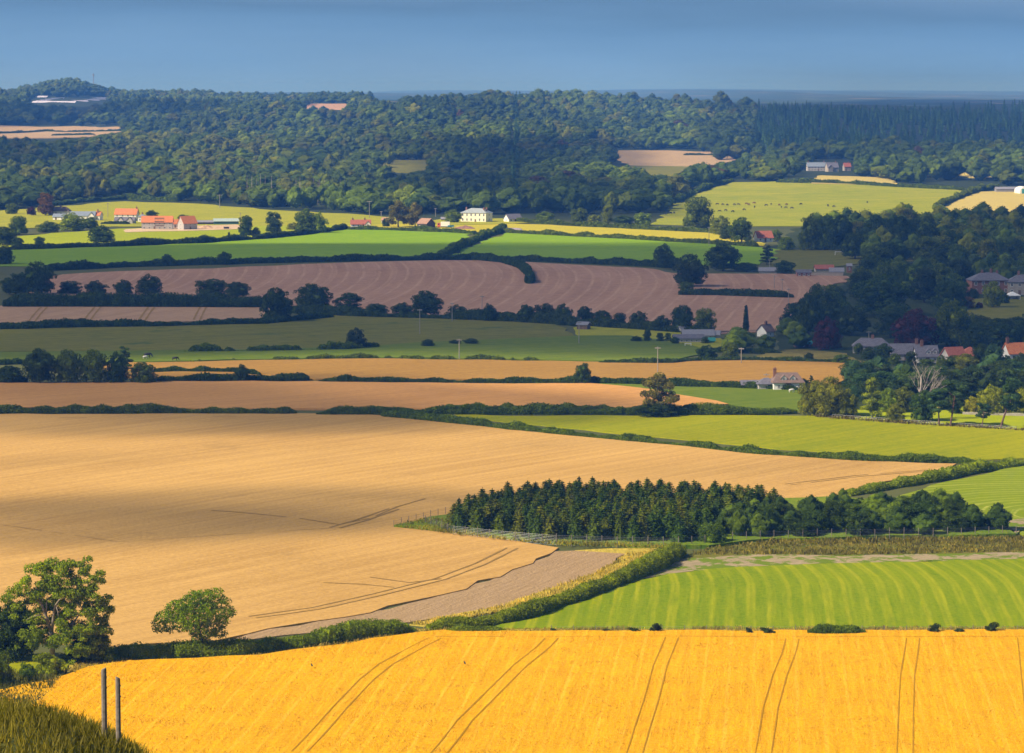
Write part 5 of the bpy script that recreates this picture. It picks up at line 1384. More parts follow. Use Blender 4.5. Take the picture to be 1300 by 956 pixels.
Hs('barn', 'low green barn with pale sheet roof right of the farm', 'barn', 287, 285, 14.5, 8, 2.2, 1.4, 8, 'green_sheet', 'pale_sheet', 0, (0, 0))
Hs('barn', 'low dark shed left of the green barn', 'barn', 260, 285, 10, 5, 1.6, .9, 3, 'dark_board', 'grey_sheet', 0, (0, 0))
Hs('house', 'red roofed house tucked among trees above the pitch', 'house', 969, 307, 8.6, 6, 2.5, 3.2, 18, 'white', 'red_tile', 0, (3, 1), (1, 1.1), [], 1)
Hs('manor', 'far stone manor with long blue slate roof in the wood', 'house', 1036, 217, 16.5, 8, 4.2, 3.4, 4, 'grey_wall', 'blue_slate', 0, (6, 2), (1, 1.3), [(-7, 0, 1.2), (7, 0, 1.2)], 3)
Hs('manor_wing', 'stone gabled wing at the right end of the far manor', 'house', 1056, 218, 10, 8, 4.0, 4.2, 12, 'stone', 'slate', 0, (3, 2), (1, 1.2), [(3.5, 0, 1.0)], 1, None, (), [(-2.5, 4.4, 1.0)])
Hs('cottage', 'small red roofed lodge right of the far manor', 'house', 1075, 217, 6.0, 6, 4.0, 3.2, 10, 'stone', 'red_tile', 0, (2, 2), (.9, 1.1), [(1.5, 0, .9)], 0)
Hs('shed', 'long low blue grey farm shed at the top right', 'barn', 1278, 244, 17, 7, 2.6, 1.4, 3, 'grey_sheet', 'grey_sheet', 0, (0, 0))
Hs('large_house', 'large brick house with purple grey hipped roof and three chimneys', 'house', 1254, 373, 15, 9, 5.6, 3.0, 6, 'brick', 'slate', 1.0, (5, 2), (1.1, 1.4), [(-2.4, 0, 1.4), (1.2, 0, 1.9), (3.6, 0, 1.2)], 2, 'R')
Hs('large_house', 'second slate house cut by the right frame edge', 'house', 1298, 374, 12, 8, 5.2, 2.9, -4, 'stone', 'slate', 1.0, (4, 2), (1.1, 1.4), [(-1.6, 0, 1.8)], 1)
Hs('cottage', 'long grey roofed cottage left in the village row', 'house', 1106, 448, 11.2, 6, 2.3, 2.5, -6, 'grey_wall', 'slate', .8, (4, 1), (.9, 1), [(.4, 0, 1.2)], 1)  # grey walls: shade put into the colour of a white cottage
Hs('cottage', 'middle slate cottage of the village row behind bushes', 'house', 1148, 457, 8.4, 6, 2.3, 2.6, 3, 'grey_wall', 'slate', 0, (3, 1), (.9, 1), [(3.6, 0, 1.3)], 1)  # wall greyed to carry its shade in the colour
Hs('cottage', 'slate cottage with white lattice dormers in the village row', 'house', 1175, 460, 6.4, 6, 2.2, 2.8, 5, 'white', 'slate', 0, (3, 1), (.9, .9), [(-1.2, 0, 1.4)], 1, None, (.4, 2.2))
Hs('cottage', 'steep red tiled cottage with gable facing left below the village', 'house', 1210, 463, 5.6, 6, 2.2, 3.0, 25, 'grey_wall', 'red_tile', 0, (2, 1), (.9, 1), [], 0)  # gable wall painted grey in place of shaded white
Hs('bungalow', 'red hip roofed bungalow behind the cedar belt', 'house', 1231, 461, 6.4, 6, 2.4, 2.6, 4, 'brick', 'red_tile', 1.0, (2, 1), (.9, 1), [], 0)
Hs('cottage', 'orange roofed house with pale gable at the right edge', 'house', 1293, 458, 8.2, 6, 2.6, 2.8, 14, 'white', 'orange_tile', 0, (3, 1), (.9, 1.1), [(-3.6, 0, 1.4)], 1, 'L')
Hs('cottage', 'dark brown roofed cottage with two dormers in front of the golden band', 'house', 999, 494.5, 8.0, 5.6, 2.1, 2.6, 5, 'white', 'brown_tile', .45, (3, 1), (.8, .9), [(-3.3, 0, 1.6)], 1, None, (-1.2, 1.2))
Hs('outbuilding', 'low slate outbuilding joined to the left of the dark cottage', 'house', 973, 494, 5.2, 4.6, 1.6, 1.6, 8, 'grey_wall', 'slate', .9, (1, 1), (.7, .6))
Hs('outbuilding', 'lowest slate shed at the far left of the dark cottage', 'house', 951, 493, 4.2, 3.4, 1.3, .9, 4, 'grey_wall', 'slate', 0, (0, 0))
Hs('village_hall', 'long low grey village hall beside the small pitch', 'hall', 874, 435, 9.5, 5, 1.7, 1.0, 2, 'grey_wall', 'slate', 0, (6, 1), (.7, .8))
Hs('village_hall', 'grey flat pitched building behind the low village hall', 'hall', 886, 430, 10, 6, 1.5, 1.5, 2, 'grey_wall', 'grey_sheet', 0, (4, 1), (.8, .7))
Hs('hut', 'pale little hut with pitched roof behind the village hall', 'hut', 867, 423, 2.6, 2.6, 1.4, 1.0, 30, 'grey_wall', 'grey_sheet', 0, (1, 1), (.6, .6))
Hs('hut', 'grey roofed hut right of the village hall', 'hut', 905, 430, 4.4, 3.6, 1.6, 1.1, -8, 'grey_wall', 'grey_sheet', 0, (1, 1), (.6, .6))
Hs('shed', 'dark brown shed beside a white pole above the paddock', 'shed', 741, 419, 3.6, 3.6, 2.1, .7, -20, 'brown_board', 'grey_sheet', 0, (0, 0))
Hs('shed', 'teal roofed garden shed below the purple beech', 'shed', 1019, 441, 5.2, 3.2, 1.4, .8, 6, 'brown_board', 'teal_sheet', 0, (1, 1), (.6, .6))
Hs('shed', 'small teal shed right of the village hall', 'shed', 903, 436, 2.0, 2.0, 1.2, .7, 0, 'teal_sheet', 'teal_sheet', 0, (0, 0))
Hs('cottage', 'white and brown gabled cottage glimpsed left of the purple beech', 'house', 972, 427, 3.6, 4.4, 2.0, 2.0, 40, 'white', 'brown_tile', 0, (1, 1), (.7, .8), [(0, 0, .9)])
Hs('pavilion', 'low red roofed pavilion by the football pitch', 'hall', 1046, 345, 8, 5, 1.6, 1.5, 3, 'stone', 'red_tile', 0, (3, 1), (.8, .7))
Hs('pavilion', 'small brick building with white windows below the pitch', 'hall', 1020, 351, 6, 4, 2.0, 1.0, 3, 'brick', 'slate', 0, (3, 1), (1.0, 1.0))
Hs('outbuilding', 'grey low roof right of the red pavilion', 'hall', 1062, 348, 6, 5, 1.4, 1.4, -6, 'stone', 'grey_sheet', 0, (2, 1), (.7, .6))
Hs('outbuilding', 'long grey shed roof left of the dark round pitch tree', 'hall', 975, 347, 7.6, 5, 1.3, 1.3, -5, 'stone', 'grey_sheet', 0, (0, 0))
Hs('tower', 'narrow pale brick tower shed beside the pitch trees', 'shed', 1078, 346, 2.0, 2.4, 3.2, .8, 0, 'brick', 'grey_sheet', 0, (1, 1), (.6, 1.2))
Hs('outbuilding', 'tiny tan roofed outhouse left of the willow', 'shed', 489, 283, 3.4, 3.4, 1.9, 1.4, -30, 'white', 'rust_sheet', 0, (0, 0))
Hs('outbuilding', 'little white roofed shed left of the country house', 'shed', 567, 280.5, 6.5, 3, 1.4, 1.0, 0, 'brown_board', 'grey_sheet', 0, (2, 1), (.6, .6))

# scaffold on the long house
p = atn(202, 292); r = empty('scaffold', p + Vector((.8, -4.4, 0)), R(2)); tag(r, 'brown scaffold with boards against the long orange roofed house', 'scaffold')
b = MB()
for x in (-2.4, -.8, .8, 2.4):
    for y in (0, -.9): b.tube([(x, y, -.2), (x, y, 7.2)], [.06, .06], 5)
b.build('pole', M['rust_sheet'], r)
for z in (2.1, 4.2, 6.1):
    q = MB(); q.box(-2.7, 2.7, -1.0, .1, z, z + .08); q.box(-2.7, 2.7, -1.0, -.96, z + .5, z + 1.1); q.build('board', M['brown_board'], r)
# arched barn at the far right
p = atn(1299, 246); r = empty('arched_barn', p, R(6)); tag(r, 'round topped white barn with green doors at the right edge', 'barn')
prof = [(-4.5, -.5), (4.5, -.5), (4.5, 2.4)] + [(4.5 * math.cos(t), 2.4 + 3.0 * math.sin(t)) for t in np.linspace(.25, math.pi - .25, 9)] + [(-4.5, 2.4)]
b = MB(); b.prismx(prof, -8, 8); b.build('shell', M['white'], r, rot=(0, 0, R(-90)))
b = MB(); b.box(-3.2, -.05, -8.1, -7.98, 0, 3.8); b.box(.05, 3.2, -8.1, -7.98, 0, 3.8); b.build('door', M['teal_sheet'], r)
# white marquee on the lawn
p = atn(1285, 381); r = empty('marquee', p, R(12)); tag(r, 'white pyramid roofed marquee on the lawn', 'marquee')
b = MB(); b.add([(-2.6,-2.2,1.9),(2.6,-2.2,1.9),(2.6,2.2,1.9),(-2.6,2.2,1.9),(-2.6,-2.2,1.65),(2.6,-2.2,1.65),(2.6,2.2,1.65),(-2.6,2.2,1.65),(0,0,3.3)], [(0,1,8),(1,2,8),(2,3,8),(3,0,8),(4,5,1,0),(5,6,2,1),(6,7,3,2),(7,4,0,3),(7,6,5,4)]); b.build('canopy', M['canvas'], r)
b = MB(); b.box(-2.5, 2.5, 2.0, 2.08, 0, 1.7); b.box(2.4, 2.48, -2.1, 2.0, 0, 1.7); b.build('side_panel', M['canvas'], r)
for x in (-2.45, 2.3):
    for y in (-2.1, 2.1): b = MB(); b.tube([(x, y, -.2), (x, y, 1.7)], [.05, .05], 6); b.build('leg', M['white_paint'], r)
# football goals
def goal(px, py, w, h, label):
    p = atn(px, py); r = empty('football_goal', p, R(random.uniform(-6, 6))); tag(r, label, 'goal')
    for sx in (-1, 1): b = MB(); b.tube([(sx * w/2, 0, -.1), (sx * w/2, 0, h)], [.11, .11], 6); b.build('goalpost', M['white_paint'], r)
    b = MB(); b.tube([(-w/2 - .1, 0, h), (w/2 + .1, 0, h)], [.11, .11], 6); b.build('crossbar', M['white_paint'], r)
    b = MB()
    for x in np.linspace(-w/2, w/2, 7): b.tube([(x, 0, h), (x, .9, h * .6), (x, 1.3, 0)], [.018] * 3, 4)
    b.build('net', M['white_paint'], r)
goal(1065, 325, 3.6, 2.0, 'white football goal on the pitch below the tall trees')
goal(873.5, 440, 1.9, 1.0, 'small white football goal beside the village hall')

# power poles
def pole(px, py, hpx, label, arm=False, mat='pole'):
    p = atn(px, py); H = hpx / pxm(p); r = empty('power_pole', p, R(random.uniform(-20, 20))); tag(r, label, 'pole', None)
    rad = max(.14, .42 / pxm(p))
    b = MB(); b.tube([(0, 0, -.3), (0, 0, H)], [rad, rad * .75], 7); b.build('post', M[mat], r)
    w = 1.7 if arm else .8
    b = MB(); b.box(-w, w, -.1, .1, H - .5, H - .25); b.build('crossarm', M[mat], r)
for a in ((533, 425, 33, 'pale power pole standing in the olive pasture'), (574, 409, 25, 'pale power pole at the hedge left of centre'), (612, 404, 29, 'pale power pole against the brown stubble'), (583, 457, 27, 'power pole by the scrub in the green paddock'),
          (735, 437, 29, 'white power pole beside the brown shed'), (835, 476, 36, 'tall power pole standing in the golden band'), (900, 313, 25, 'pale power pole behind the green field'), (84, 255, 11, 'short pole behind the left hamlet'),
          (137, 276, 18, 'thin pole left of the orange roofed house'), (305, 286, 16, 'power pole right of the green barn'), (969, 333, 11, 'white post among trees by the pitch'), (977, 341, 12, 'pole right of the cedar by the pitch'),
          (983, 367, 18, 'left pole in the stubble by the village'), (993, 369, 15, 'middle pole in the stubble by the village'), (1001, 388, 22, 'right pole in the lower stubble by the village'), (941, 463, 22, 'pole in the hedge left of the cottage'),
          (553, 275, 11, 'flag pole left of the country house'), (1103, 432, 12, 'thin mast behind the long grey roofed cottage'), (877, 288, 12, 'pole by the pasture corner tree'), (973, 480, 6, 'short pole on the slate outbuilding')):
    pole(a[0], a[1], a[2], a[3])
pole(469, 277, 22, 'T topped power pole in front of the dark woods', True); pole(279, 264, 17, 'T topped power pole on the pasture edge at left', True); pole(484, 276, 8, 'short pole right of the T topped one', False)
p = atn(121, 100); y = 5900.0; x = (121 - CX) / F * y; z = float(zf(x, y)); r = empty('mast', Vector((x, y, z))); tag(r, 'thin transmitter mast on the wooded far left hill', 'mast')
top = HC + slope(93) * y - z
b = MB(); b.tube([(0, 0, -.5), (0, 0, top)], [1.0, .5], 8); b.build('tower', M['grey_sheet'], r)
b = MB(); b.tube([(0, 0, top - 5), (0, 0, top - 1)], [1.7, 1.7], 8); b.build('antenna', M['grey_sheet'], r)

# solar farm rows on the far left field
k_ = 0
for row, (x0, x1) in ((125.0, (80, 148)), (126.2, (66, 140)), (127.4, (58, 134)), (128.6, (52, 126)), (129.8, (46, 112)), (131.0, (41, 96)), (124.2, (12, 30)), (124.2, (45, 60))):
    a, c = at(x0, row), at(x1, row); L = (c - a).length; m = (a + c) / 2
    r = empty('solar_panel_row', m, math.atan2(c.y - a.y, c.x - a.x)); tag(r, 'long row of bluish solar panels on the far left field', 'solar panels', 'solar panel rows')
    b = MB(); b.add([(-L/2, -1.6, .9), (L/2, -1.6, .9), (L/2, 1.6, 3.4), (-L/2, 1.6, 3.4), (-L/2, -1.6, .75), (L/2, -1.6, .75), (L/2, 1.6, 3.25), (-L/2, 1.6, 3.25)], [(0,1,2,3),(7,6,5,4),(0,4,5,1),(1,5,6,2),(2,6,7,3),(3,7,4,0)]); b.build('panel', M['panel'], r)
    b = MB()
    for x in np.linspace(-L/2 + 1, L/2 - 1, max(2, int(L / 12))): b.box(x - .1, x + .1, -.1, .1, -.8, 2.05)
    b.build('frame', M['grey_sheet'], r)

# ================================================================== fences
def fence(label, pts, h, gap, rad=.06, wires=5, mat='post', name='wire_fence'):
    P = [atn(*p) for p in pts]; S = [0]
    for i in range(1, len(P)): S.append(S[-1] + (P[i] - P[i-1]).length)
    n = int(S[-1] / gap) + 1; q = np.linspace(0, S[-1], n)
    X = np.interp(q, S, [p.x for p in P]); Y = np.interp(q, S, [p.y for p in P]); Z = zf(X, Y)
    r = empty(name, (X[0], Y[0], Z[0])); tag(r, label, 'fence')
    pb = MB(); pb.tube([(0, 0, -.3), (0, 0, h + .12)], [rad, rad * .9], 6); pm_ = pb.mesh('fence_post', M[mat])
    for i in range(n): link('post', pm_, r, (X[i] - X[0], Y[i] - Y[0], Z[i] - Z[0]), (0, 0, i), (1, 1, random.uniform(.93, 1.08)))
    wb = MB()
    for k_ in range(wires):
        zz = h * (k_ + .6) / wires
        for i in range(n - 1): wb.tube([(X[i] - X[0], Y[i] - Y[0], Z[i] - Z[0] + zz), (X[i+1] - X[0], Y[i+1] - Y[0], Z[i+1] - Z[0] + zz)], [.014, .014], 3)
    wb.build('wire', M['wire'], r)
fence('tall deer fence along the near side of the plantation', [(540, 668), (575, 680.5), (640, 687.5), (700, 692.5), (780, 695), (860, 696.5), (895, 694)], 1.9, 2.6, .07, 7)
fence('tall deer fence along the far left tip of the plantation', [(500, 671), (548, 658.5), (575, 652)], 1.5, 2.6, .06, 4)
fence('deer fence below the right half of the plantation', [(930, 690), (985, 687.5), (1100, 685), (1200, 684), (1290, 681)], 1.9, 2.6, .07, 7)
fence('post and wire fence at the foot of the striped meadow', [(700, 803), (900, 803), (1100, 803), (1320, 803)], 1.0, 3.2, .05, 3)
fence('low fence along the park bank below the pines', [(1041, 529.5), (1150, 537.5), (1290, 546.5)], 1.0, 4.0, .06, 3)
# two weathered posts on the knoll near the camera
def near_post(px, ptop, d, w, label, ty):
    x = (px - CX) / F * d; z = float(zf(x, d)); top = HC + slope(ptop) * d
    r = empty('fence_post', Vector((x, d, z)), R(12)); tag(r, label, 'fence post')
    b = MB(); n = 9; rg = random.Random(px)
    rings = []
    for zz, k_ in ((-.3, 1.05), (.4, 1.0), (top - z - .05, .96), (top - z, .86)):
        rings.append([(w/2 * k_ * math.cos(t) * rg.uniform(.9, 1.08), w/2 * k_ * math.sin(t), zz + (.03 * math.cos(t) * ty if zz > .5 else 0)) for t in np.linspace(0, 2 * math.pi, n, endpoint=False)])
    vs = [v for ring in rings for v in ring]
    fs = [(i * n + k_, i * n + (k_ + 1) % n, (i + 1) * n + (k_ + 1) % n, (i + 1) * n + k_) for i in range(3) for k_ in range(n)] + [tuple(3 * n + k_ for k_ in range(n))]
    b.add(vs, fs); b.build('post', M['post'], r)
    b = MB()
    for zz in (.25, .55): b.tube([(w * .5, 0, max(.2, top - z - zz)), (w * .52, .02, max(.2, top - z - zz) + .03)], [.015, .012], 5)
    b.build('staple', M['wire'], r)
near_post(125, 849, 86, .155, 'taller of two weathered grey fence posts nearest the viewer', 1)
near_post(143, 860, 85.5, .14, 'shorter of two weathered grey fence posts nearest the viewer', -1)
# stone wall by the park
P = [atn(1222, 527.5), atn(1310, 530)]; L = (P[1] - P[0]).length
b = MB(); rg = random.Random(3); x = 0
while x < L:
    w = rg.uniform(.5, 1.1); h = .85 + rg.uniform(-.08, .08); b.box(x + .01, min(L, x + w), -.22 + rg.uniform(-.04, .04), .22, -.3, h); x += w
o = b.build('stone_wall', M['stone'], None, loc=P[0], rot=(0, 0, math.atan2(P[1].y - P[0].y, P[1].x - P[0].x))); tag(o, 'pale dry stone wall behind the leaning pine', 'wall')
P = [atn(1026, 350), atn(1070, 351)]; L = (P[1] - P[0]).length
b = MB(); b.box(0, L, -.2, .2, -.3, 1.3); b.box(0, L, -.27, .27, 1.3, 1.42)
o = b.build('stone_wall', M['stone'], None, loc=P[0], rot=(0, 0, math.atan2(P[1].y - P[0].y, P[1].x - P[0].x))); tag(o, 'grey wall in front of the red roofed pavilion', 'wall')

# ================================================================== yard things by the barn
p = atn(562, 289.5); r = empty('box_lorry', p, R(-8)); tag(r, 'white box lorry with orange cab parked right of the brown barn', 'lorry')
b = MB(); b.box(-1.0, 4.2, -1.15, 1.15, 1.0, 3.6); b.build('cargo_box', M['white_paint'], r)
b = MB(); b.prismx([(-1.1, .6), (1.1, .6), (1.1, 2.1), (1.0, 2.9), (-1.0, 2.9), (-1.1, 2.1)], -2.9, -1.15); b.build('cab', M['orange_paint'], r)
b = MB(); b.box(-2.93, -2.9, -.95, .95, 1.9, 2.7); b.box(-2.6, -1.6, -1.13, -1.1, 1.9, 2.6); b.build('windscreen', M['glass'], r)
b = MB(); b.box(-2.8, 4.2, -.5, .5, .55, .95); b.build('chassis', M['rubber'], r)
for x in (-2.1, 2.2, 3.2):
    for y in (-1.0, 1.0): b = MB(); b.tube([(x, y - .15, .45), (x, y + .15, .45)], [.47, .47], 12); b.build('wheel', M['rubber'], r)
p = atn(572, 289.5); r = empty('trailer', p, R(14)); tag(r, 'blue farm trailer with white sides right of the lorry', 'trailer')
b = MB(); b.box(-1.8, 1.8, -1, 1, .7, .85); b.box(-1.8, 1.8, -1.0, -.94, .85, 1.6); b.box(-1.8, 1.8, .94, 1, .85, 1.6); b.box(-1.8, -1.74, -.94, .94, .85, 1.6); b.box(1.74, 1.8, -.94, .94, .85, 1.6); b.build('body', M['blue_paint'], r)
b = MB(); b.box(1.8, 3.2, -.06, .06, .6, .72); b.build('drawbar', M['rubber'], r)
for y in (-1.0, 1.0): b = MB(); b.tube([(0, y - .12, .42), (0, y + .12, .42)], [.42, .42], 12); b.build('wheel', M['rubber'], r)
def heap(px, py, L, W, H, mat, label, name='soil_heap', seed=1, flat=False):
    p = atn(px, py); n, m = 26, 12; V = []; 
    for i in range(n + 1):
        for j in range(m + 1):
            u, v = i / n * 2 - 1, j / m * 2 - 1
            e = max(0, 1 - abs(u) ** (6 if flat else 2.2)) * max(0, 1 - abs(v) ** (2.2 if flat else 1.8))
            V.append((u * L/2, v * W/2, H * e ** (.5 if flat else .8) * (1 + (.04 if flat else .25) * math.sin(7 * u + seed) * math.cos(5 * v + 2 * u)) - .1))
    Q = [(i * (m + 1) + j, (i + 1) * (m + 1) + j, (i + 1) * (m + 1) + j + 1, i * (m + 1) + j + 1) for i in range(n) for j in range(m)]
    tag(link(name, mk(name, V, Q, None, [M[mat]], smooth=True), None, p), label, 'heap')
heap(590, 291, 13, 6, 1.9, 'soil_heap', 'reddish brown soil heap on the lawn edge right of the lorry')
heap(648, 295, 14.5, 5, 2.6, 'purple_sheet', 'long rounded heap under grey purple sheeting', 'covered_heap', 2, True)
heap(262, 291, 9, 4, 2.2, 'spoil', 'sandy spoil heap in the building yard'); heap(281, 291, 12, 4, 1.3, 'spoil', 'long low sandy spoil heap beside a dark container', seed=4)
p = atn(287.5, 291.5); r = empty('skip', p, R(8)); tag(r, 'small dark skip on the sandy yard', 'skip')
b = MB(); b.prismx([(-.8, .1), (.8, .1), (1.1, 1.5), (-1.1, 1.5)], -1.5, 1.5); b.box(-1.7, 1.7, -1.15, 1.15, 1.5, 1.6); b.build('body', M['dark_board'], r)

# ================================================================== animals
def skin(name, V, E, Rd, mat):
    me = bpy.data.meshes.new(name); me.from_pydata(V, E, [])
    o = bpy.data.objects.new(name, me); COL.objects.link(o)
    md = o.modifiers.new('s', 'SKIN'); md.use_smooth_shade = True
    for i, q in enumerate(Rd): o.data.skin_vertices[0].data[i].radius = (q, q) if not isinstance(q, tuple) else q
    o.data.skin_vertices[0].data[0].use_root = True
    o.modifiers.new('u', 'SUBSURF').levels = 1
    bpy.context.view_layer.update()
    ev = o.evaluated_get(bpy.context.evaluated_depsgraph_get())
    r = bpy.data.meshes.new_from_object(ev); bpy.data.objects.remove(o)
    r.materials.clear(); r.materials.append(M[mat]); return r
cv = [(-.55, 0, 1.0), (0, 0, .98), (.6, 0, 1.02), (.95, 0, 1.1), (1.2, 0, .75), (1.35, 0, .42), (1.5, 0, .2),
      (.62, .22, .75), (.62, .22, .4), (.62, .22, .02), (.62, -.22, .75), (.62, -.22, .4), (.62, -.22, .02),
      (-.6, .2, .78), (-.72, .2, .42), (-.62, .2, .02), (-.6, -.2, .78), (-.72, -.2, .42), (-.62, -.2, .02), (-.82, 0, 1.15), (-.95, 0, .6), (1.22, .16, .62), (1.22, -.16, .62)]
ce = [(0,1),(1,2),(2,3),(3,4),(4,5),(5,6),(2,7),(7,8),(8,9),(2,10),(10,11),(11,12),(0,13),(13,14),(14,15),(0,16),(16,17),(17,18),(0,19),(19,20),(4,21),(4,22)]
cr = [.33, .38, .35, .24, .17, .16, .11, .13, .08, .07, .13, .08, .07, .17, .08, .07, .17, .08, .07, .05, .04, .05, .05]
COW = {k_: skin('cow', cv, ce, cr, k_) for k_ in ('black_hide', 'brown_hide', 'white_wool')}
rg = random.Random(9)
for i, (px, py) in enumerate(((911, 261), (918, 261.5), (923, 262), (932, 261.5), (937, 261.5), (914, 270), (921, 269), (930, 270.5), (948, 260.5), (951, 261.5), (957, 259.5), (945, 268), (958, 264.5), (973, 262.5), (979, 261), (989, 262), (992, 265), (998, 261.5), (998, 265.5), (1005, 266), (1017, 261), (1051, 263), (1059, 264), (1101, 258.5), (851, 272.5), (845, 274), (856, 272))):
    br = i in (8, 9, 10, 15, 17); p = atn(px, py); k_ = 1.25 if i in (21,) else 1.05
    o = link('cow', COW['brown_hide' if br else 'black_hide'], None, p + Vector((0, 0, .38)), (0, 0, rg.uniform(0, 6.28)), (k_, k_, k_))
    tag(o, 'brown cow grazing with lowered head on the hill pasture' if br else 'black cow grazing with lowered head on the hill pasture', 'cow', 'cattle on the hill pasture')
for px, py, mt, lb, cat, k_ in ((187, 455, 'black_hide', 'black cow standing alone in the dark green paddock', 'cow', 1.1), (184, 456.5, 'white_wool', 'white sheep beside the black cow in the paddock', 'sheep', .7), (222, 459, 'black_hide', 'black cow lying by the hedge right of the dark clump', 'cow', .9),
                              (1110, 532, 'white_wool', 'white horse at the foot of the cedar on the bank', 'horse', 1.0), (1004.5, 499.5, 'white_wool', 'white sheep on the green strip below the cottage', 'sheep', .75)):
    p = atn(px, py); o = link(cat, COW[mt], None, p + Vector((0, 0, .25)), (0, 0, .3), (k_, k_, k_)); tag(o, lb, cat)
CROW = skin('crow', [(0, 0, .16), (.12, 0, .2), (.2, 0, .27), (.29, 0, .26), (-.14, 0, .12), (-.28, 0, .08), (.02, .04, .06), (.03, .04, 0), (.02, -.04, .06), (.03, -.04, 0)], [(0,1),(1,2),(2,3),(0,4),(4,5),(0,6),(6,7),(0,8),(8,9)], [.085, .075, .055, .015, .06, .03, .02, .012, .02, .012], 'feather')
for px, py, lb in ((396, 850, 'black crow settled on the ripe wheat left of centre'), (590, 847, 'black crow settled on the ripe wheat near the middle')):
    p = atn(px, py + 3); o = link('crow', CROW, None, p + Vector((0, 0, .75)), (0, 0, 2), (1.3, 1.3, 1.3)); tag(o, lb, 'crow')

# ================================================================== grass and straw that nobody could count
def tufts(name, label, px_poly, dens, hgt, wid, tone, h0, seed, mat='blade', skip=()):
    rg = np.random.default_rng(seed)
    G = [atn(*p) for p in px_poly]; poly = [(p.x, p.y) for p in G]; A = np.array(poly)
    area = (A[:, 0].max() - A[:, 0].min()) * (A[:, 1].max() - A[:, 1].min()); n = int(area * dens)
    X = rg.uniform(A[:, 0].min(), A[:, 0].max(), n); Y = rg.uniform(A[:, 1].min(), A[:, 1].max(), n); ok = inside(poly, X, Y)
    for ln, wd in skip:
        Q = [atn(*p) for p in ln]
        for i in range(len(Q) - 1):
            dx, dy = Q[i+1].x - Q[i].x, Q[i+1].y - Q[i].y; L2 = dx * dx + dy * dy
            t = np.clip(((X - Q[i].x) * dx + (Y - Q[i].y) * dy) / L2, 0, 1); dd = np.hypot(X - Q[i].x - t * dx, Y - Q[i].y - t * dy)
            ok &= ~((dd > .95 - wd) & (dd < .95 + wd))
    X, Y = X[ok], Y[ok]; n = len(X); Z = zf(X, Y) + h0
    cl = pn(np.stack([X, Y, X * 0], 1), .5, seed); H = rg.uniform(*hgt, n) * np.clip(1 + .5 * cl, .4, 1.8); W = rg.uniform(*wid, n)
    a = rg.uniform(0, math.pi, n); dx, dy = np.cos(a) * W / 2, np.sin(a) * W / 2; lx, ly = rg.normal(size=n) * H * .25, rg.normal(size=n) * H * .25
    V = np.stack([np.stack([X - dx, Y - dy, Z], 1), np.stack([X + dx, Y + dy, Z], 1), np.stack([X + dx * .5 + lx, Y + dy * .5 + ly, Z + H], 1), np.stack([X - dx * .5 + lx, Y - dy * .5 + ly, Z + H * .85], 1)], 1).reshape(-1, 3)
    o = link(name, mk(name, V, np.arange(4 * n).reshape(n, 4), None, [M[mat]]), color=tone)
    return tag(o, label, 'grass', None, 'stuff')
tufts('wheat_ears', 'ears of ripe golden wheat in the nearest field', [(70, 868), (112, 852), (160, 844), (250, 841), (330, 837), (400, 827), (470, 816), (530, 808), (562, 805), (640, 806), (1330, 805), (1330, 985), (-30, 985)], 11.0, (.08, .18), (.06, .15), (0.70, 0.40, 0.07), .5, 1, 'straw', [(t[0], t[1] * 1.1) for t in TRACKS if t[2]])
tufts('dry_grass', 'tall dry grass in the verge above the near wheat', [(85, 861), (160, 843), (250, 840), (330, 836), (470, 815), (562, 804), (1330, 804), (1330, 799), (640, 800), (530, 800), (400, 816), (250, 832), (100, 838)], 14.0, (.25, .6), (.08, .2), (0.30, 0.24, 0.05), .1, 2)
tufts('dry_grass', 'tall straw coloured grass along the curved near hedge', [(520, 794), (640, 770), (700, 748), (760, 727), (795, 704), (850, 700), (830, 712), (760, 738), (700, 758), (640, 777), (540, 796)], 8.0, (.3, .6), (.1, .25), (0.42, 0.33, 0.07), .1, 3)
tufts('rough_grass', 'olive tussocky grass below the plantation fence', [(880, 706), (900, 697), (985, 688), (1310, 683), (1310, 702), (1100, 706)], 6.0, (.3, .7), (.15, .4), (0.17, 0.15, 0.035), .1, 4)
tufts('rough_grass', 'green and straw grass under the plantation fence', [(500, 671), (545, 661), (575, 668), (640, 686), (720, 692), (860, 696), (860, 700), (720, 697), (640, 689), (560, 680)], 7.0, (.25, .55), (.1, .3), (0.24, 0.22, 0.03), .5, 5)
tufts('bank_grass', 'brown green rough grass on the bank below the pines', [(1035, 527), (1150, 536), (1300, 545), (1300, 548), (1150, 539.5), (1035, 531)], 5.0, (.3, .7), (.2, .5), (0.13, 0.11, 0.035), .1, 6)
tufts('weeds', 'tangled weeds in the lower left corner', [(-30, 900), (-20, 852), (30, 858), (90, 850), (70, 872), (50, 900)], 12.0, (.4, 1.0), (.08, .25), (0.09, 0.10, 0.02), .1, 8)
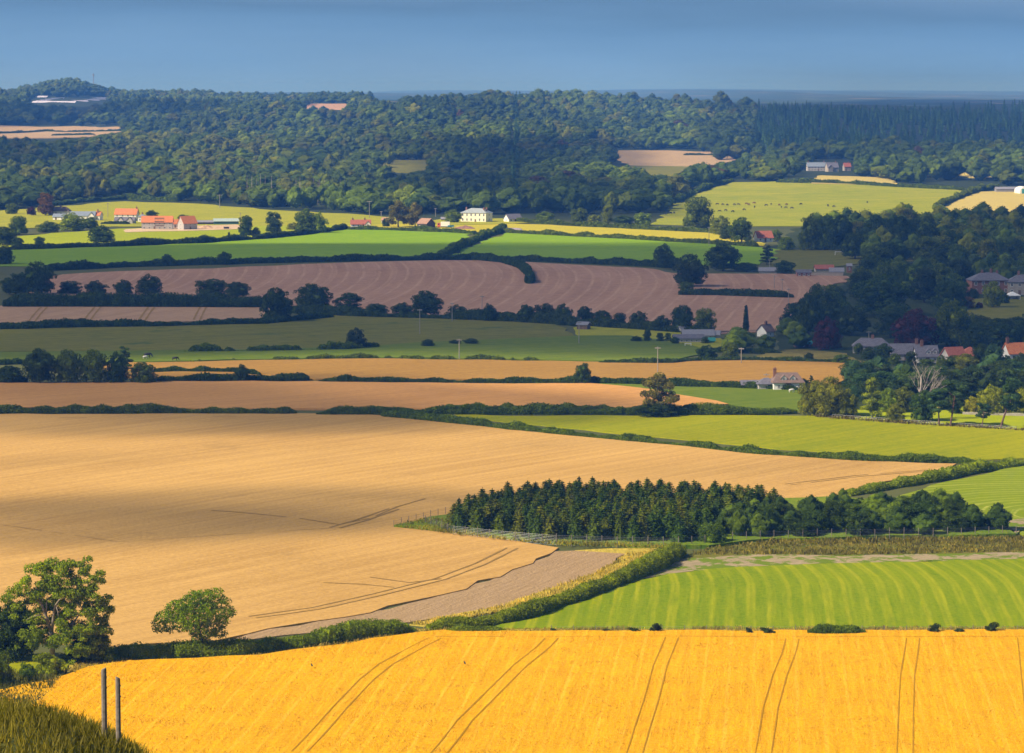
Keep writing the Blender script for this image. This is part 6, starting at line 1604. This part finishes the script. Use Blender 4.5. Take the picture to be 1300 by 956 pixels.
def knoll_grass():
    rg = np.random.default_rng(12); n = 52000
    X = rg.uniform(-24, -7, n); Y = rg.uniform(64, 100, n); ok = np.exp(-((X + 15.5) / 4.8) ** 2 - ((Y - 86) / 18) ** 2) > rg.uniform(0.1, .45, n); X, Y = X[ok], Y[ok]; n = len(X); Z = zf(X, Y)
    H = rg.uniform(.12, .40, n); W = rg.uniform(.012, .035, n); a = rg.uniform(0, math.pi, n); dx, dy = np.cos(a) * W, np.sin(a) * W; lx, ly = rg.normal(size=n) * H * .35, rg.normal(size=n) * H * .35
    V = np.stack([np.stack([X - dx, Y - dy, Z - .02], 1), np.stack([X + dx, Y + dy, Z - .02], 1), np.stack([X + dx * .2 + lx, Y + dy * .2 + ly, Z + H], 1), np.stack([X - dx * .2 + lx, Y - dy * .2 + ly, Z + H], 1)], 1).reshape(-1, 3)
    tag(link('knoll_grass', mk('knoll_grass', V, np.arange(4 * n).reshape(n, 4), None, [M['blade']]), color=(0.21, 0.18, 0.03)), 'rough grass on the knoll around the two near posts', 'grass', None, 'stuff')
knoll_grass()

# ================================================================== clouds, haze, sky, sun, camera
C_ = cloud
ALT = 1500.0
C_([(-250, 470), (-250, 316), (60, 317), (200, 311), (330, 308), (450, 308), (600, 309), (760, 309), (900, 309), (960, 318), (1010, 318), (1080, 305), (1160, 292), (1450, 292), (1450, 474), (1250, 474), (1060, 466), (900, 452), (600, 450), (300, 455)], ALT, 0.50, 26, 'broad dark cloud whose shadow lies over the middle fields', 1)
C_([(-250, 556), (-250, 476), (200, 478), (420, 480), (520, 492), (420, 505), (640, 520), (720, 545), (640, 556), (420, 560), (200, 560)], ALT - 150, 0.46, 24, 'thin cloud whose shadow dims the left pale fields', 2)
C_([(-250, 694), (-250, 634), (0, 628), (150, 622), (260, 632), (400, 630), (560, 640), (640, 660), (700, 690), (640, 697), (520, 690), (360, 688), (300, 700), (160, 712), (0, 706)], ALT - 100, 0.44, 16, 'flat cloud whose shadow crosses the broad wheat field', 3)
C_([(590, 566), (640, 556), (760, 560), (860, 568), (840, 577), (700, 578), (610, 575)], ALT + 60, 0.2, 14, 'small cloud wisp over the right of the broad wheat field', 4)
C_([(-250, 598), (-250, 586), (0, 582), (130, 588), (220, 597), (90, 602)], ALT + 30, 0.28, 14, 'added unseen cloud streak shading the left of the broad wheat field', 9)  # out of view, added to band the wheat with shadow
C_([(700, 602), (820, 590), (960, 592), (1050, 600), (940, 612), (800, 612)], ALT + 90, 0.22, 14, 'added unseen cloud streak shading the right of the broad wheat field', 10)  # another unseen cloud, added for a shadow streak on the wheat
C_([(470, 272), (500, 215), (470, 190), (700, 180), (780, 190), (790, 215), (700, 235), (830, 262), (830, 283), (700, 281), (640, 271), (560, 268)], ALT + 250, 0.55, 60, 'cloud shading the dark central woods', 5)
C_([(880, 196), (900, 135), (1100, 126), (1450, 128), (1450, 212), (1250, 212), (1100, 222), (980, 214)], ALT + 350, 0.34, 80, 'cloud shading the conifer forest', 6)
C_([(-250, 156), (-250, 133), (120, 136), (380, 145), (300, 157), (100, 158)], ALT + 400, 0.5, 90, 'cloud shading the far left ridge', 7)
C_([(-250, 240), (-250, 182), (0, 178), (90, 184), (120, 205), (60, 235)], ALT + 200, 0.5, 50, 'cloud shading the left woods', 8)

def haze_box():
    b = MB(); b.box(-17000, 17000, -120, 26500, -12, 118)
    o = b.build('haze', [], None)
    m, g, out = newmat('haze_air')
    v = g.n('ShaderNodeVolumePrincipled', {'Color': (0.10, 0.33, 1.0, 1), 'Absorption Color': (0.62, 0.50, 1.0, 1), 'Density': 1.15e-4, 'Anisotropy': 0.0})
    g.t.links.new(v.outputs[0], out.inputs['Volume'])
    o.data.materials.append(m); tag(o, 'thin blue haze filling the valley air', 'haze', None, 'stuff')
haze_box()

w = bpy.data.worlds.new('World'); scene.world = w; w.use_nodes = True
g = NT(w.node_tree); g.t.nodes.clear(); out = g.t.nodes.new('ShaderNodeOutputWorld')
sky = g.n('ShaderNodeTexSky', sky_type='NISHITA', sun_disc=False, sun_elevation=EL, sun_rotation=math.atan2(SUN.x, SUN.y), air_density=1.0, dust_density=0.7, ozone_density=1.2)
vec = g.n('ShaderNodeTexCoord').outputs['Generated']
sp = g.n('ShaderNodeSeparateXYZ', {0: vec})
z, x = sp.outputs[2], sp.outputs[0]
nz = g.noise(g.n('ShaderNodeMapping', {'Vector': vec, 'Scale': (7, 7, 62)}).outputs[0], 1.0, 5, 0.55)
zz = g.math('ADD', z, g.math('MULTIPLY', g.math('SUBTRACT', nz, 0.5), 0.022))
zz = g.math('ADD', zz, g.math('MULTIPLY', x, 0.026))
rp = g.n('ShaderNodeValToRGB', {0: g.rng(zz, -0.004, 0.034)}); e = rp.color_ramp.elements
e[0].position = 0; e[0].color = (0.172, 0.288, 0.455, 1); e[1].position = 1; e[1].color = (0.122, 0.212, 0.345, 1)
for p_, c_ in ((0.35, (0.138, 0.258, 0.43, 1)), (0.64, (0.106, 0.212, 0.368, 1)), (0.8, (0.092, 0.182, 0.315, 1))):
    q = e.new(p_); q.color = c_
bank = g.n('ShaderNodeBackground', {'Color': rp.outputs[0], 'Strength': 1.0})
bg = g.n('ShaderNodeBackground', {'Color': sky.outputs[0], 'Strength': 0.062})
sh = g.n('ShaderNodeMixShader', {0: g.rng(z, 0.05, 0.22, 0, 1, True), 1: bank.outputs[0], 2: bg.outputs[0]})
g.t.links.new(sh.outputs[0], out.inputs[0])

sd = bpy.data.lights.new('sun', 'SUN'); sd.energy = 5.0; sd.angle = R(0.55); sd.color = (1.0, 0.87, 0.69)
so = bpy.data.objects.new('sun', sd); COL.objects.link(so); so.rotation_euler = (-SUN).to_track_quat('-Z', 'Y').to_euler(); so.location = (0, 0, 300)
cd = bpy.data.cameras.new('camera'); cd.lens = 36.0 * F / 1300.0; cd.sensor_width = 36; cd.clip_start = 1.0; cd.clip_end = 80000
cam = bpy.data.objects.new('camera', cd); COL.objects.link(cam); cam.location = (0, 0, HC); cam.rotation_euler = (math.pi / 2 - PITCH, 0, 0)
scene.camera = cam
vs = scene.view_settings; scene.display_settings.display_device = 'sRGB'
vs.view_transform = 'Standard'; vs.look = 'None'; vs.exposure = 0.52; vs.gamma = 1.0; vs.use_curve_mapping = False
c = scene.cycles
c.max_bounces = 5; c.diffuse_bounces = 2; c.glossy_bounces = 1; c.transmission_bounces = 3; c.transparent_max_bounces = 12; c.volume_bounces = 0
c.use_denoising = True; c.caustics_reflective = False; c.caustics_refractive = False
try: c.denoiser = 'OPENIMAGEDENOISE'
except Exception: pass
